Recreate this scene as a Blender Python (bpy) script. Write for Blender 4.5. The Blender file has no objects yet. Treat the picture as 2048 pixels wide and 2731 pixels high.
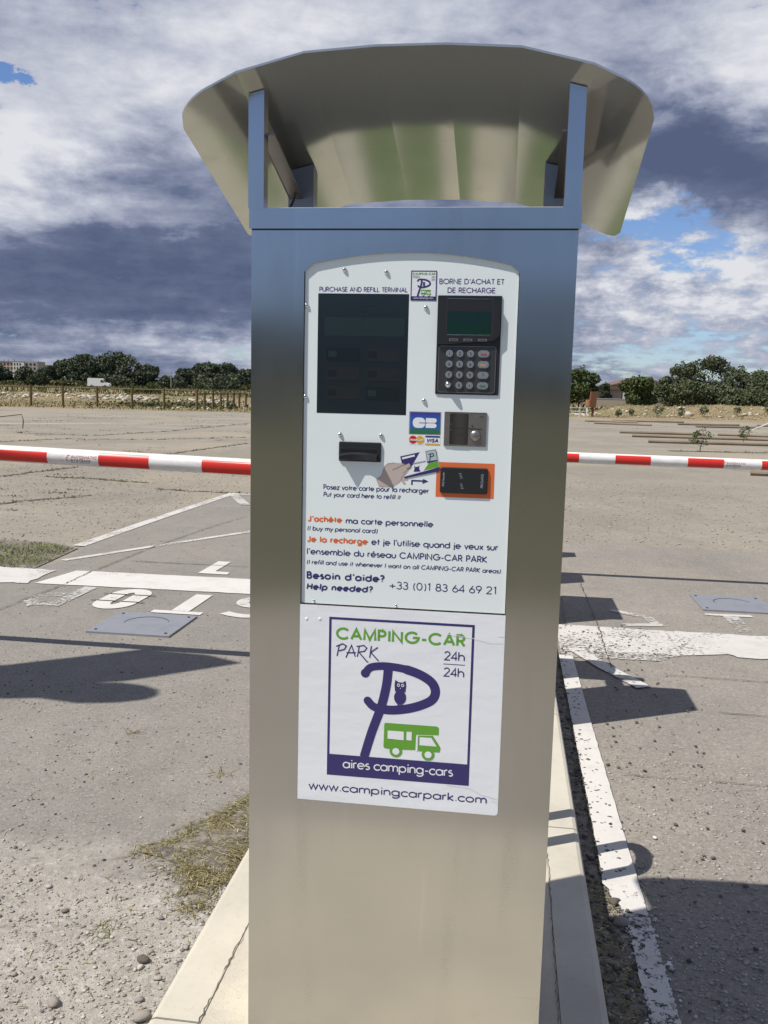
import bpy, math, random
import numpy as np
from mathutils import Vector, Matrix

# ------------------------------------------------------------------ camera, light, exposure
sc = bpy.context.scene
COL = sc.collection
H = 1.45
YAW = math.radians(7.6)
RX, RY = math.cos(YAW), -math.sin(YAW)      # lane frame: s to the right, t along the island
GX, GY = math.sin(YAW), math.cos(YAW)
def W(s, t, z=0.0):
    return (s*RX + t*GX, s*RY + t*GY, z)

cam_d = bpy.data.cameras.new('camera'); cam = bpy.data.objects.new('camera', cam_d); COL.objects.link(cam)
cam_d.sensor_fit = 'VERTICAL'; cam_d.sensor_height = 36; cam_d.sensor_width = 27
cam_d.lens = 2400/2731*36; cam_d.clip_end = 6000; cam_d.clip_start = .05
p, rl = math.radians(7.581), math.radians(1.38)
fw = Vector((0, math.cos(p), -math.sin(p))); up0 = Vector((0, math.sin(p), math.cos(p))); rt0 = Vector((1, 0, 0))
rt = rt0*math.cos(rl) + up0*math.sin(rl); up = up0*math.cos(rl) - rt0*math.sin(rl)
M = Matrix((rt, up, -fw)).transposed().to_4x4(); M.translation = Vector((0, 0, H))
cam.matrix_world = M
sc.camera = cam
sc.view_settings.view_transform = 'Standard'; sc.view_settings.look = 'None'
sc.view_settings.exposure = .13; sc.view_settings.gamma = 1; sc.view_settings.use_curve_mapping = False

SUN_A, SUN_B = .58, .32                       # light travels (.58 s, .32 t, -1)
sx, sy, _ = W(-SUN_A, -SUN_B)
sund = bpy.data.lights.new('sun', 'SUN'); sund.energy = 4.8; sund.angle = math.radians(.53); sund.color = (1, .945, .86)
sun = bpy.data.objects.new('sun', sund); COL.objects.link(sun)
sun.rotation_euler = Vector((sx, sy, 1)).to_track_quat('Z', 'Y').to_euler()
sun.location = (-5, -5, 20)

# ------------------------------------------------------------------ node helpers
class NT:
    def __init__(s, tree): s.t = tree; s.n = tree.nodes; s.l = tree.links
    def new(s, typ, **kw):
        n = s.n.new(typ)
        for k, v in kw.items(): setattr(n, k, v)
        return n
    def put(s, sock, v):
        if isinstance(v, bpy.types.NodeSocket): s.l.new(v, sock)
        elif v is not None: sock.default_value = v
    def math(s, op, a, b=None, c=None, clamp=False):
        n = s.new('ShaderNodeMath', operation=op, use_clamp=clamp)
        s.put(n.inputs[0], a); s.put(n.inputs[1], b); s.put(n.inputs[2], c)
        return n.outputs[0]
    def add(s, *a):
        r = a[0]
        for q in a[1:]: r = s.math('ADD', r, q)
        return r
    def mul(s, a, b): return s.math('MULTIPLY', a, b)
    def noise(s, vec, scale, detail=4, rough=.55, dist=0, out=0):
        n = s.new('ShaderNodeTexNoise'); s.put(n.inputs['Vector'], vec); s.put(n.inputs['Scale'], scale)
        n.inputs['Detail'].default_value = detail; n.inputs['Roughness'].default_value = rough; n.inputs['Distortion'].default_value = dist
        return n.outputs[out]
    def vor(s, vec, scale, feature='F1', out='Distance'):
        n = s.new('ShaderNodeTexVoronoi', feature=feature); s.put(n.inputs['Vector'], vec); n.inputs['Scale'].default_value = scale
        return n.outputs[out]
    def ramp(s, v, stops, interp='LINEAR'):
        n = s.new('ShaderNodeValToRGB'); n.color_ramp.interpolation = interp
        el = n.color_ramp.elements
        while len(el) > 1: el.remove(el[-1])
        el[0].position = stops[0][0]; el[0].color = (*stops[0][1], 1)
        for q, c in stops[1:]:
            e = el.new(q); e.color = (*c, 1)
        s.put(n.inputs[0], v); return n.outputs[0]
    def smooth(s, v, lo, hi):
        n = s.new('ShaderNodeMapRange', interpolation_type='SMOOTHSTEP')
        s.put(n.inputs[0], v); n.inputs[1].default_value = lo; n.inputs[2].default_value = hi
        return n.outputs[0]
    def mix(s, f, a, b):
        n = s.new('ShaderNodeMix', data_type='RGBA'); s.put(n.inputs[0], f)
        s.put(n.inputs[6], (*a, 1) if isinstance(a, tuple) else a); s.put(n.inputs[7], (*b, 1) if isinstance(b, tuple) else b)
        return n.outputs[2]
    def comb(s, x, y, z=0.0):
        n = s.new('ShaderNodeCombineXYZ'); s.put(n.inputs[0], x); s.put(n.inputs[1], y); s.put(n.inputs[2], z); return n.outputs[0]
    def sep(s, v):
        n = s.new('ShaderNodeSeparateXYZ'); s.put(n.inputs[0], v); return n.outputs
    def bump(s, h, strength=.3, dist=.01, normal=None):
        n = s.new('ShaderNodeBump'); s.put(n.inputs['Height'], h); n.inputs['Strength'].default_value = strength
        n.inputs['Distance'].default_value = dist; s.put(n.inputs['Normal'], normal); return n.outputs[0]
    def scale(s, v, k):
        n = s.new('ShaderNodeMapping'); s.put(n.inputs[0], v); n.inputs['Scale'].default_value = k; return n.outputs[0]

def mat(name, fn=None, color=(.5, .5, .5), rough=.6, metal=0, spec=None, **kw):
    m = bpy.data.materials.new(name); m.use_nodes = True
    nt = NT(m.node_tree); b = nt.n['Principled BSDF']
    b.inputs['Base Color'].default_value = (*color, 1); b.inputs['Roughness'].default_value = rough; b.inputs['Metallic'].default_value = metal
    if spec is not None: b.inputs['Specular IOR Level'].default_value = spec
    if fn: fn(nt, b)
    return m

# ------------------------------------------------------------------ sky with clouds
w = bpy.data.worlds.new('World'); sc.world = w; w.use_nodes = True
nt = NT(w.node_tree); nt.n.clear()
out = nt.new('ShaderNodeOutputWorld')
sky = nt.new('ShaderNodeTexSky', sky_type='NISHITA'); sky.sun_disc = False
sky.sun_elevation = math.radians(56.5); sky.sun_rotation = math.atan2(sx, sy); sky.altitude = 0; sky.air_density = 1.0; sky.dust_density = .3; sky.ozone_density = 1.5
bg1 = nt.new('ShaderNodeBackground'); bg1.inputs[1].default_value = .105
tint = nt.new('ShaderNodeMix', data_type='RGBA', blend_type='MULTIPLY'); tint.inputs[0].default_value = 1; nt.l.new(sky.outputs[0], tint.inputs[6]); tint.inputs[7].default_value = (.70, .80, 1.04, 1); nt.l.new(tint.outputs[2], bg1.inputs[0])
D = nt.new('ShaderNodeTexCoord').outputs['Generated']
dx, dy, dz = nt.sep(D)
az = nt.mul(nt.math('ARCTAN2', dx, dy), 57.2958)
el = nt.mul(nt.math('ARCSINE', dz), 57.2958)
zz = nt.math('ADD', nt.math('MAXIMUM', dz, 0.0), .10)
P = nt.comb(nt.math('DIVIDE', dx, zz), nt.math('DIVIDE', dy, zz), 0.0)
P = nt.scale(P, (1, 1, 1))
nA = nt.noise(nt.scale(P, (1, 1.3, 1)), 1.3, 6, .58); nB = nt.noise(nt.scale(P, (.8, 1.0, 1)), 2.3, 8, .62, .25)
nC = nt.noise(nt.comb(nt.mul(az, .15), nt.mul(el, .36), 3.0), 1.0, 8, .6, .2)
nD = nt.noise(nt.comb(nt.mul(az, .45), nt.mul(el, .62), 9.0), 1.0, 8, .65)
nE = nt.noise(nt.comb(nt.mul(az, .5), nt.mul(el, 1.0), 21.0), 1.0, 8, .62)
waz = nt.add(az, nt.mul(nt.math('SUBTRACT', nD, .5), 9)); wel = nt.add(el, nt.mul(nt.math('SUBTRACT', nC, .5), 6.5))
def blob(a0, e0, wa, we, amp):
    u = nt.math('DIVIDE', nt.math('SUBTRACT', waz, a0), wa); v = nt.math('DIVIDE', nt.math('SUBTRACT', wel, e0), we)
    d = nt.add(nt.mul(u, u), nt.mul(v, v))
    return nt.mul(nt.math('EXPONENT', nt.mul(d, -1.0)), amp)
bright = nt.add(.42, nt.mul(nt.math('SUBTRACT', nA, .5), .55), nt.mul(nt.math('SUBTRACT', nC, .5), .66), nt.mul(nt.math('SUBTRACT', nB, .5), .30), nt.mul(nt.math('SUBTRACT', nE, .5), nt.add(.38, blob(18, 6, 14, 4.5, 1.3), blob(-14, 3, 10, 3, .6))),
    blob(-6, 21, 16, 5.0, .38), blob(-23, 12.5, 6, 3.2, .55), blob(20.5, 19, 6, 4, .42), blob(-15, 16, 12, 3, .22),
    blob(-16, 6.2, 14, 3.0, -.36), blob(19, 13.6, 10, 2.6, -.50), blob(-10, 9.5, 8, 2, -.10),
    blob(18, 6.0, 9, 2.6, .42), blob(15, 11, 2.2, 1.3, .62), blob(-14, 9.6, 8, .8, .18), blob(-12.5, 2.4, 7, 1.2, .34), blob(19, 8.5, 5, 1.1, .3),
    blob(60, 22, 30, 12, .2), blob(-60, 25, 30, 14, .1))
ccol = nt.ramp(bright, [(0, (.115, .148, .26)), (.26, (.165, .205, .335)), (.48, (.34, .38, .52)), (.70, (.60, .635, .76)), (.95, (.92, .94, .99))])
cover = nt.add(.86, nt.mul(nt.math('SUBTRACT', nB, .5), 1.0), nt.mul(nt.math('SUBTRACT', nE, .5), 1.5), nt.mul(nt.math('SUBTRACT', nC, .5), .9),
    blob(16.3, 9.8, 3.0, 1.3, -.52), blob(19.5, 7.9, 3.2, .8, -.26), blob(-22.9, 16.1, 1.0, .5, -.75), blob(16.5, 8.0, 2.4, .7, -.14),
    blob(19, 2.4, 12, 1.6, -.42), blob(-8.5, 2.6, 3.6, 1.0, -.40), blob(-12, 12, 14, 8, .35), blob(17, 16, 12, 3.4, .5), blob(180, 13, 100, 16, -.5), blob(-180, 13, 100, 16, -.5))
mask = nt.smooth(cover, .32, .70)
bg2 = nt.new('ShaderNodeBackground'); nt.l.new(ccol, bg2.inputs[0]); bg2.inputs[1].default_value = .74
mx = nt.new('ShaderNodeMixShader'); nt.l.new(mask, mx.inputs[0]); nt.l.new(bg1.outputs[0], mx.inputs[1]); nt.l.new(bg2.outputs[0], mx.inputs[2])
nt.l.new(mx.outputs[0], out.inputs[0])

# ------------------------------------------------------------------ materials
def objco(nt): return nt.new('ShaderNodeTexCoord').outputs['Object']
def steel_fn(base, rough, wave=.0, aniso=0.0, metal=1.0):
    def f(nt, b):
        v = objco(nt)
        g = nt.noise(nt.scale(v, (3, 3, 900)), 1.0, 3, .6)
        st = nt.noise(nt.scale(v, (14, 14, 1.6)), 1.0, 4, .6)
        sm = nt.noise(v, 9, 5, .7)
        c = nt.mix(nt.mul(nt.smooth(st, .5, .85), .22), base, tuple(q*.72 for q in base))
        c = nt.mix(nt.mul(nt.smooth(sm, .62, .85), .25), c, tuple(q*.6 for q in base))
        dr = nt.smooth(nt.noise(nt.scale(v, (26, 26, 1.1)), 1.0, 5, .65), .60, .74)
        c = nt.mix(nt.mul(dr, .16), c, tuple(min(q*1.35, .8) for q in base))
        sc2 = nt.smooth(nt.noise(nt.scale(v, (5, 5, 160)), 1.0, 2, .5), .70, .74)
        c = nt.mix(nt.mul(sc2, .18), c, tuple(q*.7 for q in base))
        nt.put(b.inputs['Base Color'], c)
        nt.put(b.inputs['Roughness'], nt.add(rough-.04, nt.mul(g, .05), nt.mul(nt.smooth(st, .45, .8), .05)))
        b.inputs['Metallic'].default_value = metal
        h = nt.noise(nt.scale(v, (1.0, 1, 2.0)), 1.3, 1, .4)
        nb = nt.bump(h, 1.0, wave)
        nt.put(b.inputs['Normal'], nb)
        if aniso:
            b.inputs['Anisotropic'].default_value = aniso
            tg = nt.new('ShaderNodeTangent', direction_type='RADIAL', axis='Z'); nt.l.new(tg.outputs[0], b.inputs['Tangent'])
    return f
STEEL = mat('brushed_steel', steel_fn((.52, .51, .49), .25, .010, .7))
STEEL2 = mat('canopy_steel', steel_fn((.49, .50, .465), .13, .002, 0, .62))
STEEL3 = mat('satin_steel', steel_fn((.36, .34, .33), .38, .0))
GALV = mat('galvanised_steel', lambda nt, b: (nt.put(b.inputs['Base Color'], nt.mix(nt.noise(objco(nt), 30, 4), (.30, .32, .36), (.42, .44, .48)))), rough=.55, metal=.3)
PANEL = mat('panel_white', lambda nt, b: nt.put(b.inputs['Base Color'], nt.mix(nt.mul(nt.smooth(nt.noise(objco(nt), 6, 6, .7), .5, .8), .5), (.79, .86, .865), (.74, .81, .815))), rough=.32)
STICK = mat('sticker_white', lambda nt, b: (nt.put(b.inputs['Base Color'], (.80, .83, .87, 1)), nt.put(b.inputs['Normal'], nt.bump(nt.noise(nt.scale(objco(nt), (2, 2, 5)), 3, 3), .5, .004))), rough=.35)
PURPLE = mat('print_purple', color=(.035, .028, .145), rough=.45)
PURPLE2 = mat('print_violet', color=(.085, .045, .20), rough=.45)
GREEN = mat('print_green', color=(.13, .36, .035), rough=.45)
ORANGE = mat('print_orange', color=(.72, .16, .045), rough=.45)
WHITEP = mat('print_white', color=(.8, .82, .85), rough=.4)
BLACK = mat('black_plastic', lambda nt, b: nt.put(b.inputs['Normal'], nt.bump(nt.noise(objco(nt), 900, 2), .3, .0005)), color=(.018, .019, .022), rough=.38)
BLACKM = mat('black_matt', color=(.03, .032, .038), rough=.6)
SCREEN = mat('display_glass', color=(.017, .025, .032), rough=.16)
UI1 = mat('screen_tile', color=(.021, .024, .028), rough=.2)
UI2 = mat('screen_band', color=(.020, .034, .038), rough=.2)
UI3 = mat('screen_tile_dark', color=(.013, .018, .023), rough=.2)
LCD = mat('lcd_green', lambda nt, b: nt.put(b.inputs['Base Color'], nt.mix(nt.smooth(nt.sep(objco(nt))[2], 1.40, 1.47), (.006, .034, .020), (.008, .026, .032))), rough=.18)
KEYPLATE = mat('keypad_metal', color=(.09, .09, .088), rough=.36, metal=.7)
KEY = mat('key_metal', color=(.33, .35, .36), rough=.4, metal=.6)
KEYRIM = mat('key_rim', color=(.75, .76, .78), rough=.25, metal=.9)
CHROME = mat('chrome', color=(.72, .72, .74), rough=.13, metal=1)
READER = mat('reader_metal', lambda nt, b: (nt.put(b.inputs['Base Color'], nt.mix(nt.noise(objco(nt), 120, 4), (.26, .24, .22), (.40, .37, .34)))), rough=.34, metal=.85)
RED = mat('print_red', color=(.55, .02, .02), rough=.4)
AMBER = mat('print_amber', color=(.72, .38, .03), rough=.4)
BLUE = mat('cb_blue', lambda nt, b: nt.put(b.inputs['Base Color'], nt.ramp(nt.sep(objco(nt))[2], [(0, (.01, .12, .05)), (1, (.01, .12, .05))])), rough=.4)
def cbf(nt, b):
    z = nt.sep(objco(nt))[2]
    v = nt.math('DIVIDE', nt.math('SUBTRACT', z, 1.222), .043)
    nt.put(b.inputs['Base Color'], nt.ramp(v, [(0, (.02, .16, .05)), (.16, (.03, .15, .07)), (.3, (.02, .13, .42)), (.7, (.025, .10, .42)), (1, (.05, .03, .25))]))
CBG = mat('cb_gradient', cbf, rough=.4)
SKIN = mat('print_skin', color=(.50, .42, .38), rough=.5)
SKIND = mat('print_skin_shade', color=(.22, .18, .17), rough=.5)
GREYP = mat('print_grey', color=(.28, .31, .36), rough=.5)
MINT = mat('print_mint', color=(.42, .52, .50), rough=.5)

def redarm(nt, b):
    nt.put(b.inputs['Base Color'], nt.mix(nt.mul(nt.smooth(nt.noise(objco(nt), 14, 5, .7), .5, .8), .3), (.62, .028, .018), (.42, .03, .025)))
REDARM = mat('arm_red', redarm, rough=.35)
WHITEARM = mat('arm_white', lambda nt, b: nt.put(b.inputs['Base Color'], nt.mix(nt.mul(nt.smooth(nt.noise(nt.scale(objco(nt), (1, 1, 3)), 12, 6, .75), .42, .7), .5), (.78, .77, .75), (.48, .46, .43))), rough=.35)

def asphalt(c1, c2, c3, fine=330., patch=.7, bumpd=.004, dust=(.33, .29, .235), dustamt=.35, bands=0):
    def f(nt, b):
        v = objco(nt)
        n1 = nt.noise(v, patch, 6, .62, .3); n2 = nt.noise(v, 6, 5, .65); n3 = nt.noise(v, fine, 2, .6); n4 = nt.vor(v, fine*.45, out='Color')
        sp = nt.sep(n4)[0]
        c = nt.mix(nt.smooth(n1, .35, .68), c1, c2)
        c = nt.mix(nt.mul(nt.smooth(n2, .4, .7), .45), c, c3)
        c = nt.mix(nt.mul(nt.smooth(nt.noise(nt.scale(v, (1, 1, 1)), patch*.4, 5, .6, .5), .48, .66), dustamt), c, dust)
        c = nt.mix(nt.mul(nt.smooth(sp, .72, .98), .35), c, tuple(min(q*1.9, .55) for q in c1))
        c = nt.mix(nt.mul(nt.smooth(sp, .25, .02), .35), c, tuple(q*.45 for q in c1))
        c = nt.mix(nt.mul(nt.smooth(n3, .42, .62), .22), c, tuple(q*.55 for q in c2))
        stn = nt.smooth(nt.noise(nt.scale(v, (1.3, .4, 1)), 1.4, 5, .6, .4), .52, .72)
        c = nt.mix(nt.mul(stn, .22), c, tuple(q*.55 for q in c1))
        st = nt.vor(nt.scale(v, (1, 1, 1)), 3.1, out='Distance')
        c = nt.mix(nt.mul(nt.smooth(st, .045, .02), .35), c, tuple(q*.35 for q in c1))
        nt.put(b.inputs['Base Color'], c); b.inputs['Roughness'].default_value = .92
        b.inputs['Specular IOR Level'].default_value = .25
        hh = nt.add(nt.mul(n3, .5), nt.mul(sp, .5), nt.mul(n2, .6))
        nt.put(b.inputs['Normal'], nt.bump(hh, .75, bumpd))
    return f
LOT = mat('old_asphalt', asphalt((.262, .238, .198), (.335, .305, .25), (.212, .197, .172), 160, .35, .008, (.37, .32, .245), .8))
def with_gravel(base, grit):
    def f(nt, b):
        grit(nt, b); cg = b.inputs['Base Color'].links[0].from_socket; ng = b.inputs['Normal'].links[0].from_socket
        base(nt, b); cb = b.inputs['Base Color'].links[0].from_socket; nb = b.inputs['Normal'].links[0].from_socket
        v = objco(nt); x, y, z = nt.sep(v)
        yy = nt.add(y, nt.mul(nt.math('SUBTRACT', nt.noise(v, 3, 6, .7), .5), .7), nt.mul(nt.math('SUBTRACT', nt.noise(v, 18, 4, .7), .5), .25))
        m = nt.smooth(yy, 2.62, 2.34)
        nt.put(b.inputs['Base Color'], nt.mix(m, cb, cg))
        n = nt.new('ShaderNodeMix', data_type='VECTOR'); nt.put(n.inputs[0], m); nt.put(n.inputs[4], nb); nt.put(n.inputs[5], ng); nt.put(b.inputs['Normal'], n.outputs[1])
    return f
GRITF = asphalt((.33, .31, .275), (.40, .375, .335), (.25, .232, .205), 190, 1.6, .009, (.46, .435, .39), .7)
LANE = mat('lane_asphalt', with_gravel(asphalt((.242, .228, .208), (.285, .266, .238), (.20, .188, .175), 330, .8, .004, (.29, .26, .22), .6), GRITF))
LANER = mat('lane_asphalt_worn', asphalt((.255, .237, .212), (.31, .285, .25), (.215, .202, .186), 260, .9, .004, (.30, .265, .215), .6))
GRIT = mat('gravelly_ground', asphalt((.29, .265, .235), (.36, .33, .29), (.22, .20, .18), 150, 1.6, .010, (.40, .37, .33), .6))
def paint(th, a=.75, warm=0):
    def f(nt, b):
        v = objco(nt)
        n = nt.noise(v, 38, 6, .72); m = nt.noise(v, 2.2, 4, .6); k = nt.noise(v, 260, 2, .6)
        wv = nt.add(nt.mul(n, .55), nt.mul(m, .35), nt.mul(k, .18))
        dirt = nt.smooth(nt.noise(v, 5, 6, .7), .45, .75)
        c = nt.mix(nt.mul(dirt, .5), (a, a*.975, a*.93), (a*.72, a*.66, a*.58))
        nt.put(b.inputs['Base Color'], c); b.inputs['Roughness'].default_value = .8
        nt.put(b.inputs['Alpha'], nt.math('SUBTRACT', 1.0, nt.smooth(wv, th, th+.03)))
        nt.put(b.inputs['Normal'], nt.bump(nt.add(k, n), .5, .003))
    return f
PAINT = mat('road_paint', paint(.605, .56))
PAINTW = mat('road_paint_worn', paint(.575, .56))
PAINTF = mat('road_paint_faded', paint(.545, .48))
PAINTN = mat('road_paint_fresh', paint(.635, .60))
def concf(nt, b):
    v = objco(nt)
    c = nt.mix(nt.smooth(nt.noise(v, 3, 6, .65), .35, .7), (.54, .51, .43), (.46, .43, .36))
    c = nt.mix(nt.mul(nt.smooth(nt.noise(v, 50, 4, .7), .55, .8), .4), c, (.30, .28, .24))
    c = nt.mix(nt.mul(nt.smooth(nt.vor(v, 60), .09, .04), .4), c, (.2, .19, .17))
    nt.put(b.inputs['Base Color'], c); b.inputs['Roughness'].default_value = .9
    nt.put(b.inputs['Normal'], nt.bump(nt.noise(v, 300, 4, .7), .4, .002))
CONC = mat('kerb_concrete', concf)
def slabf(nt, b):
    v = objco(nt)
    c = nt.mix(nt.smooth(nt.noise(v, 5, 6, .65), .35, .7), (.56, .52, .42), (.45, .42, .35))
    c = nt.mix(nt.mul(nt.smooth(nt.noise(v, 120, 3, .7), .55, .75), .55), c, (.30, .27, .22))
    nt.put(b.inputs['Base Color'], c); b.inputs['Roughness'].default_value = .95
    nt.put(b.inputs['Normal'], nt.bump(nt.noise(v, 220, 4, .7), .7, .003))
SLAB = mat('island_slab', slabf)
DARK = mat('dark_crack', lambda nt, b: nt.put(b.inputs['Base Color'], nt.mix(nt.noise(objco(nt), 40, 3), (.05, .045, .038), (.12, .105, .085))), rough=1)
SOIL = mat('soil_debris', lambda nt, b: nt.put(b.inputs['Base Color'], nt.mix(nt.smooth(nt.noise(objco(nt), 30, 6, .7), .35, .65), (.09, .08, .066), (.25, .225, .19))), rough=1)
COVERM = mat('access_cover', lambda nt, b: nt.put(b.inputs['Base Color'], nt.mix(nt.mul(nt.smooth(nt.noise(objco(nt), 8, 6, .7), .4, .75), .6), (.30, .315, .35), (.24, .24, .25))), rough=.5, metal=.35)
def stonef(cols, sc_=1):
    def f(nt, b):
        oi = nt.new('ShaderNodeNewGeometry').outputs['Random Per Island']
        c = nt.ramp(oi, [(i/(len(cols)-1), q) for i, q in enumerate(cols)], 'LINEAR')
        v = objco(nt)
        c = nt.mix(nt.mul(nt.smooth(nt.noise(v, 150*sc_, 4, .7), .45, .75), .35), c, (.18, .16, .14))
        nt.put(b.inputs['Base Color'], c); b.inputs['Roughness'].default_value = .9
    return f
PEBBLE = mat('pebbles', stonef([(.14, .13, .12), (.42, .395, .35), (.29, .27, .24), (.50, .475, .43), (.34, .31, .27), (.22, .20, .18), (.40, .375, .33)]))
PEBDARK = mat('tar_crumbs', stonef([(.06, .055, .05), (.15, .135, .12), (.04, .038, .036)]))
PEBWHITE = mat('painted_pebbles', stonef([(.62, .62, .62), (.75, .75, .75), (.5, .5, .49)]))
RUBBLE = mat('pale_rubble', stonef([(.50, .46, .38), (.62, .58, .50), (.40, .36, .28), (.56, .52, .43)], .02))
def leaff(cols):
    def f(nt, b):
        oi = nt.new('ShaderNodeNewGeometry').outputs['Random Per Island']
        nt.put(b.inputs['Base Color'], nt.ramp(oi, [(i/(len(cols)-1), q) for i, q in enumerate(cols)]))
        b.inputs['Roughness'].default_value = .75; b.inputs['Specular IOR Level'].default_value = .2
    return f
STRAW = mat('straw', leaff([(.46, .38, .20), (.15, .13, .055), (.30, .25, .12), (.09, .09, .036), (.17, .15, .07), (.52, .46, .28), (.09, .08, .035), (.16, .14, .065), (.06, .06, .028)]))
WEED = mat('weeds', leaff([(.06, .075, .03), (.11, .11, .045), (.16, .14, .07), (.05, .065, .03)]))
GRASSG = mat('green_grass', leaff([(.14, .18, .06), (.22, .23, .10), (.11, .14, .05), (.32, .28, .15)]))
DRY = mat('dry_grass', leaff([(.30, .23, .125), (.25, .195, .105), (.34, .265, .15), (.22, .18, .095), (.27, .21, .11)]))
DRYG = mat('scrub', leaff([(.085, .10, .04), (.13, .13, .055), (.06, .08, .03), (.18, .155, .08)]))
LEAFD = mat('leaf_dark', leaff([(.07, .092, .058), (.10, .125, .072), (.055, .072, .048), (.125, .145, .085)]))
LEAFM = mat('leaf_mid', leaff([(.065, .095, .03), (.10, .13, .045), (.05, .075, .027), (.13, .15, .06)]))
LEAFT = mat('leaf_tamarisk', leaff([(.085, .105, .055), (.125, .145, .075), (.06, .08, .042), (.16, .175, .095)]))
BARK = mat('bark', color=(.09, .07, .055), rough=.95)
def woodf(c1, c2):
    def f(nt, b):
        v = objco(nt)
        nt.put(b.inputs['Base Color'], nt.mix(nt.noise(nt.scale(v, (6, 6, 1)), 4, 5, .6), c1, c2)); b.inputs['Roughness'].default_value = .85
    return f
WOOD = mat('fence_wood', woodf((.20, .135, .06), (.13, .085, .035)))
LOGW = mat('weathered_timber', woodf((.29, .235, .17), (.20, .155, .11)))
def fieldf(nt, b):
    v = objco(nt)
    n = nt.noise(nt.scale(v, (.06, .12, .12)), 1, 6, .65); n2 = nt.noise(v, .9, 6, .7)
    c = nt.mix(nt.smooth(n, .4, .62), (.26, .205, .115), (.15, .145, .065))
    c = nt.mix(nt.mul(nt.smooth(n2, .45, .7), .6), c, (.33, .27, .165))
    c = nt.mix(nt.mul(nt.smooth(nt.noise(v, .35, 5, .7), .55, .7), .5), c, (.12, .105, .055))
    nt.put(b.inputs['Base Color'], c); b.inputs['Roughness'].default_value = 1
    nt.put(b.inputs['Normal'], nt.bump(n2, .8, .1))
FIELD = mat('scrub_ground', fieldf)
WALLG2 = mat('reflector_grey', color=(.55, .55, .53), rough=.5)
WALLW = mat('white_render', color=(.62, .61, .58), rough=.9)
WALLG = mat('grey_render', color=(.33, .31, .30), rough=.9)
WALLB = mat('beige_render', color=(.40, .34, .27), rough=.9)
TILE = mat('roof_tiles', lambda nt, b: nt.put(b.inputs['Base Color'], nt.mix(nt.noise(objco(nt), 1.2, 5), (.20, .13, .09), (.12, .09, .075))), rough=.9)
WIN = mat('window_dark', color=(.03, .035, .045), rough=.15)
VANW = mat('van_paint', color=(.80, .80, .80), rough=.3)
TYRE = mat('tyre', color=(.02, .02, .02), rough=.8)
RUST = mat('rusty_orange', lambda nt, b: nt.put(b.inputs['Base Color'], nt.mix(nt.noise(objco(nt), 3, 5, .7), (.21, .075, .04), (.12, .05, .03))), rough=.8)
BARW = mat('cabinet_paint', color=(.55, .53, .48), rough=.45)
CREAM = mat('cream_paint', color=(.62, .56, .42), rough=.45)

# ------------------------------------------------------------------ mesh helpers
def tag(o, label=None, cat=None, group=None, kind=None):
    if label: o['label'] = label
    if cat: o['category'] = cat
    if group: o['group'] = group
    if kind: o['kind'] = kind
    return o
def np_mesh(name, V, F, m, smooth=False):
    V = np.asarray(V, np.float32); F = np.asarray(F, np.int32)
    me = bpy.data.meshes.new(name); k = F.shape[1]
    me.vertices.add(len(V)); me.vertices.foreach_set('co', V.ravel())
    me.loops.add(F.size); me.loops.foreach_set('vertex_index', F.ravel())
    me.polygons.add(len(F)); me.polygons.foreach_set('loop_start', np.arange(0, F.size, k, dtype=np.int32)); me.polygons.foreach_set('loop_total', np.full(len(F), k, np.int32))
    if smooth: me.polygons.foreach_set('use_smooth', np.ones(len(F), bool))
    me.materials.append(m); me.update(); me.validate(); return me
def link(name, me, parent=None, loc=None, kind=None):
    o = bpy.data.objects.new(name, me); COL.objects.link(o)
    if parent: o.parent = parent
    if loc is not None: o.location = loc
    if kind: o['kind'] = kind
    return o
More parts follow.
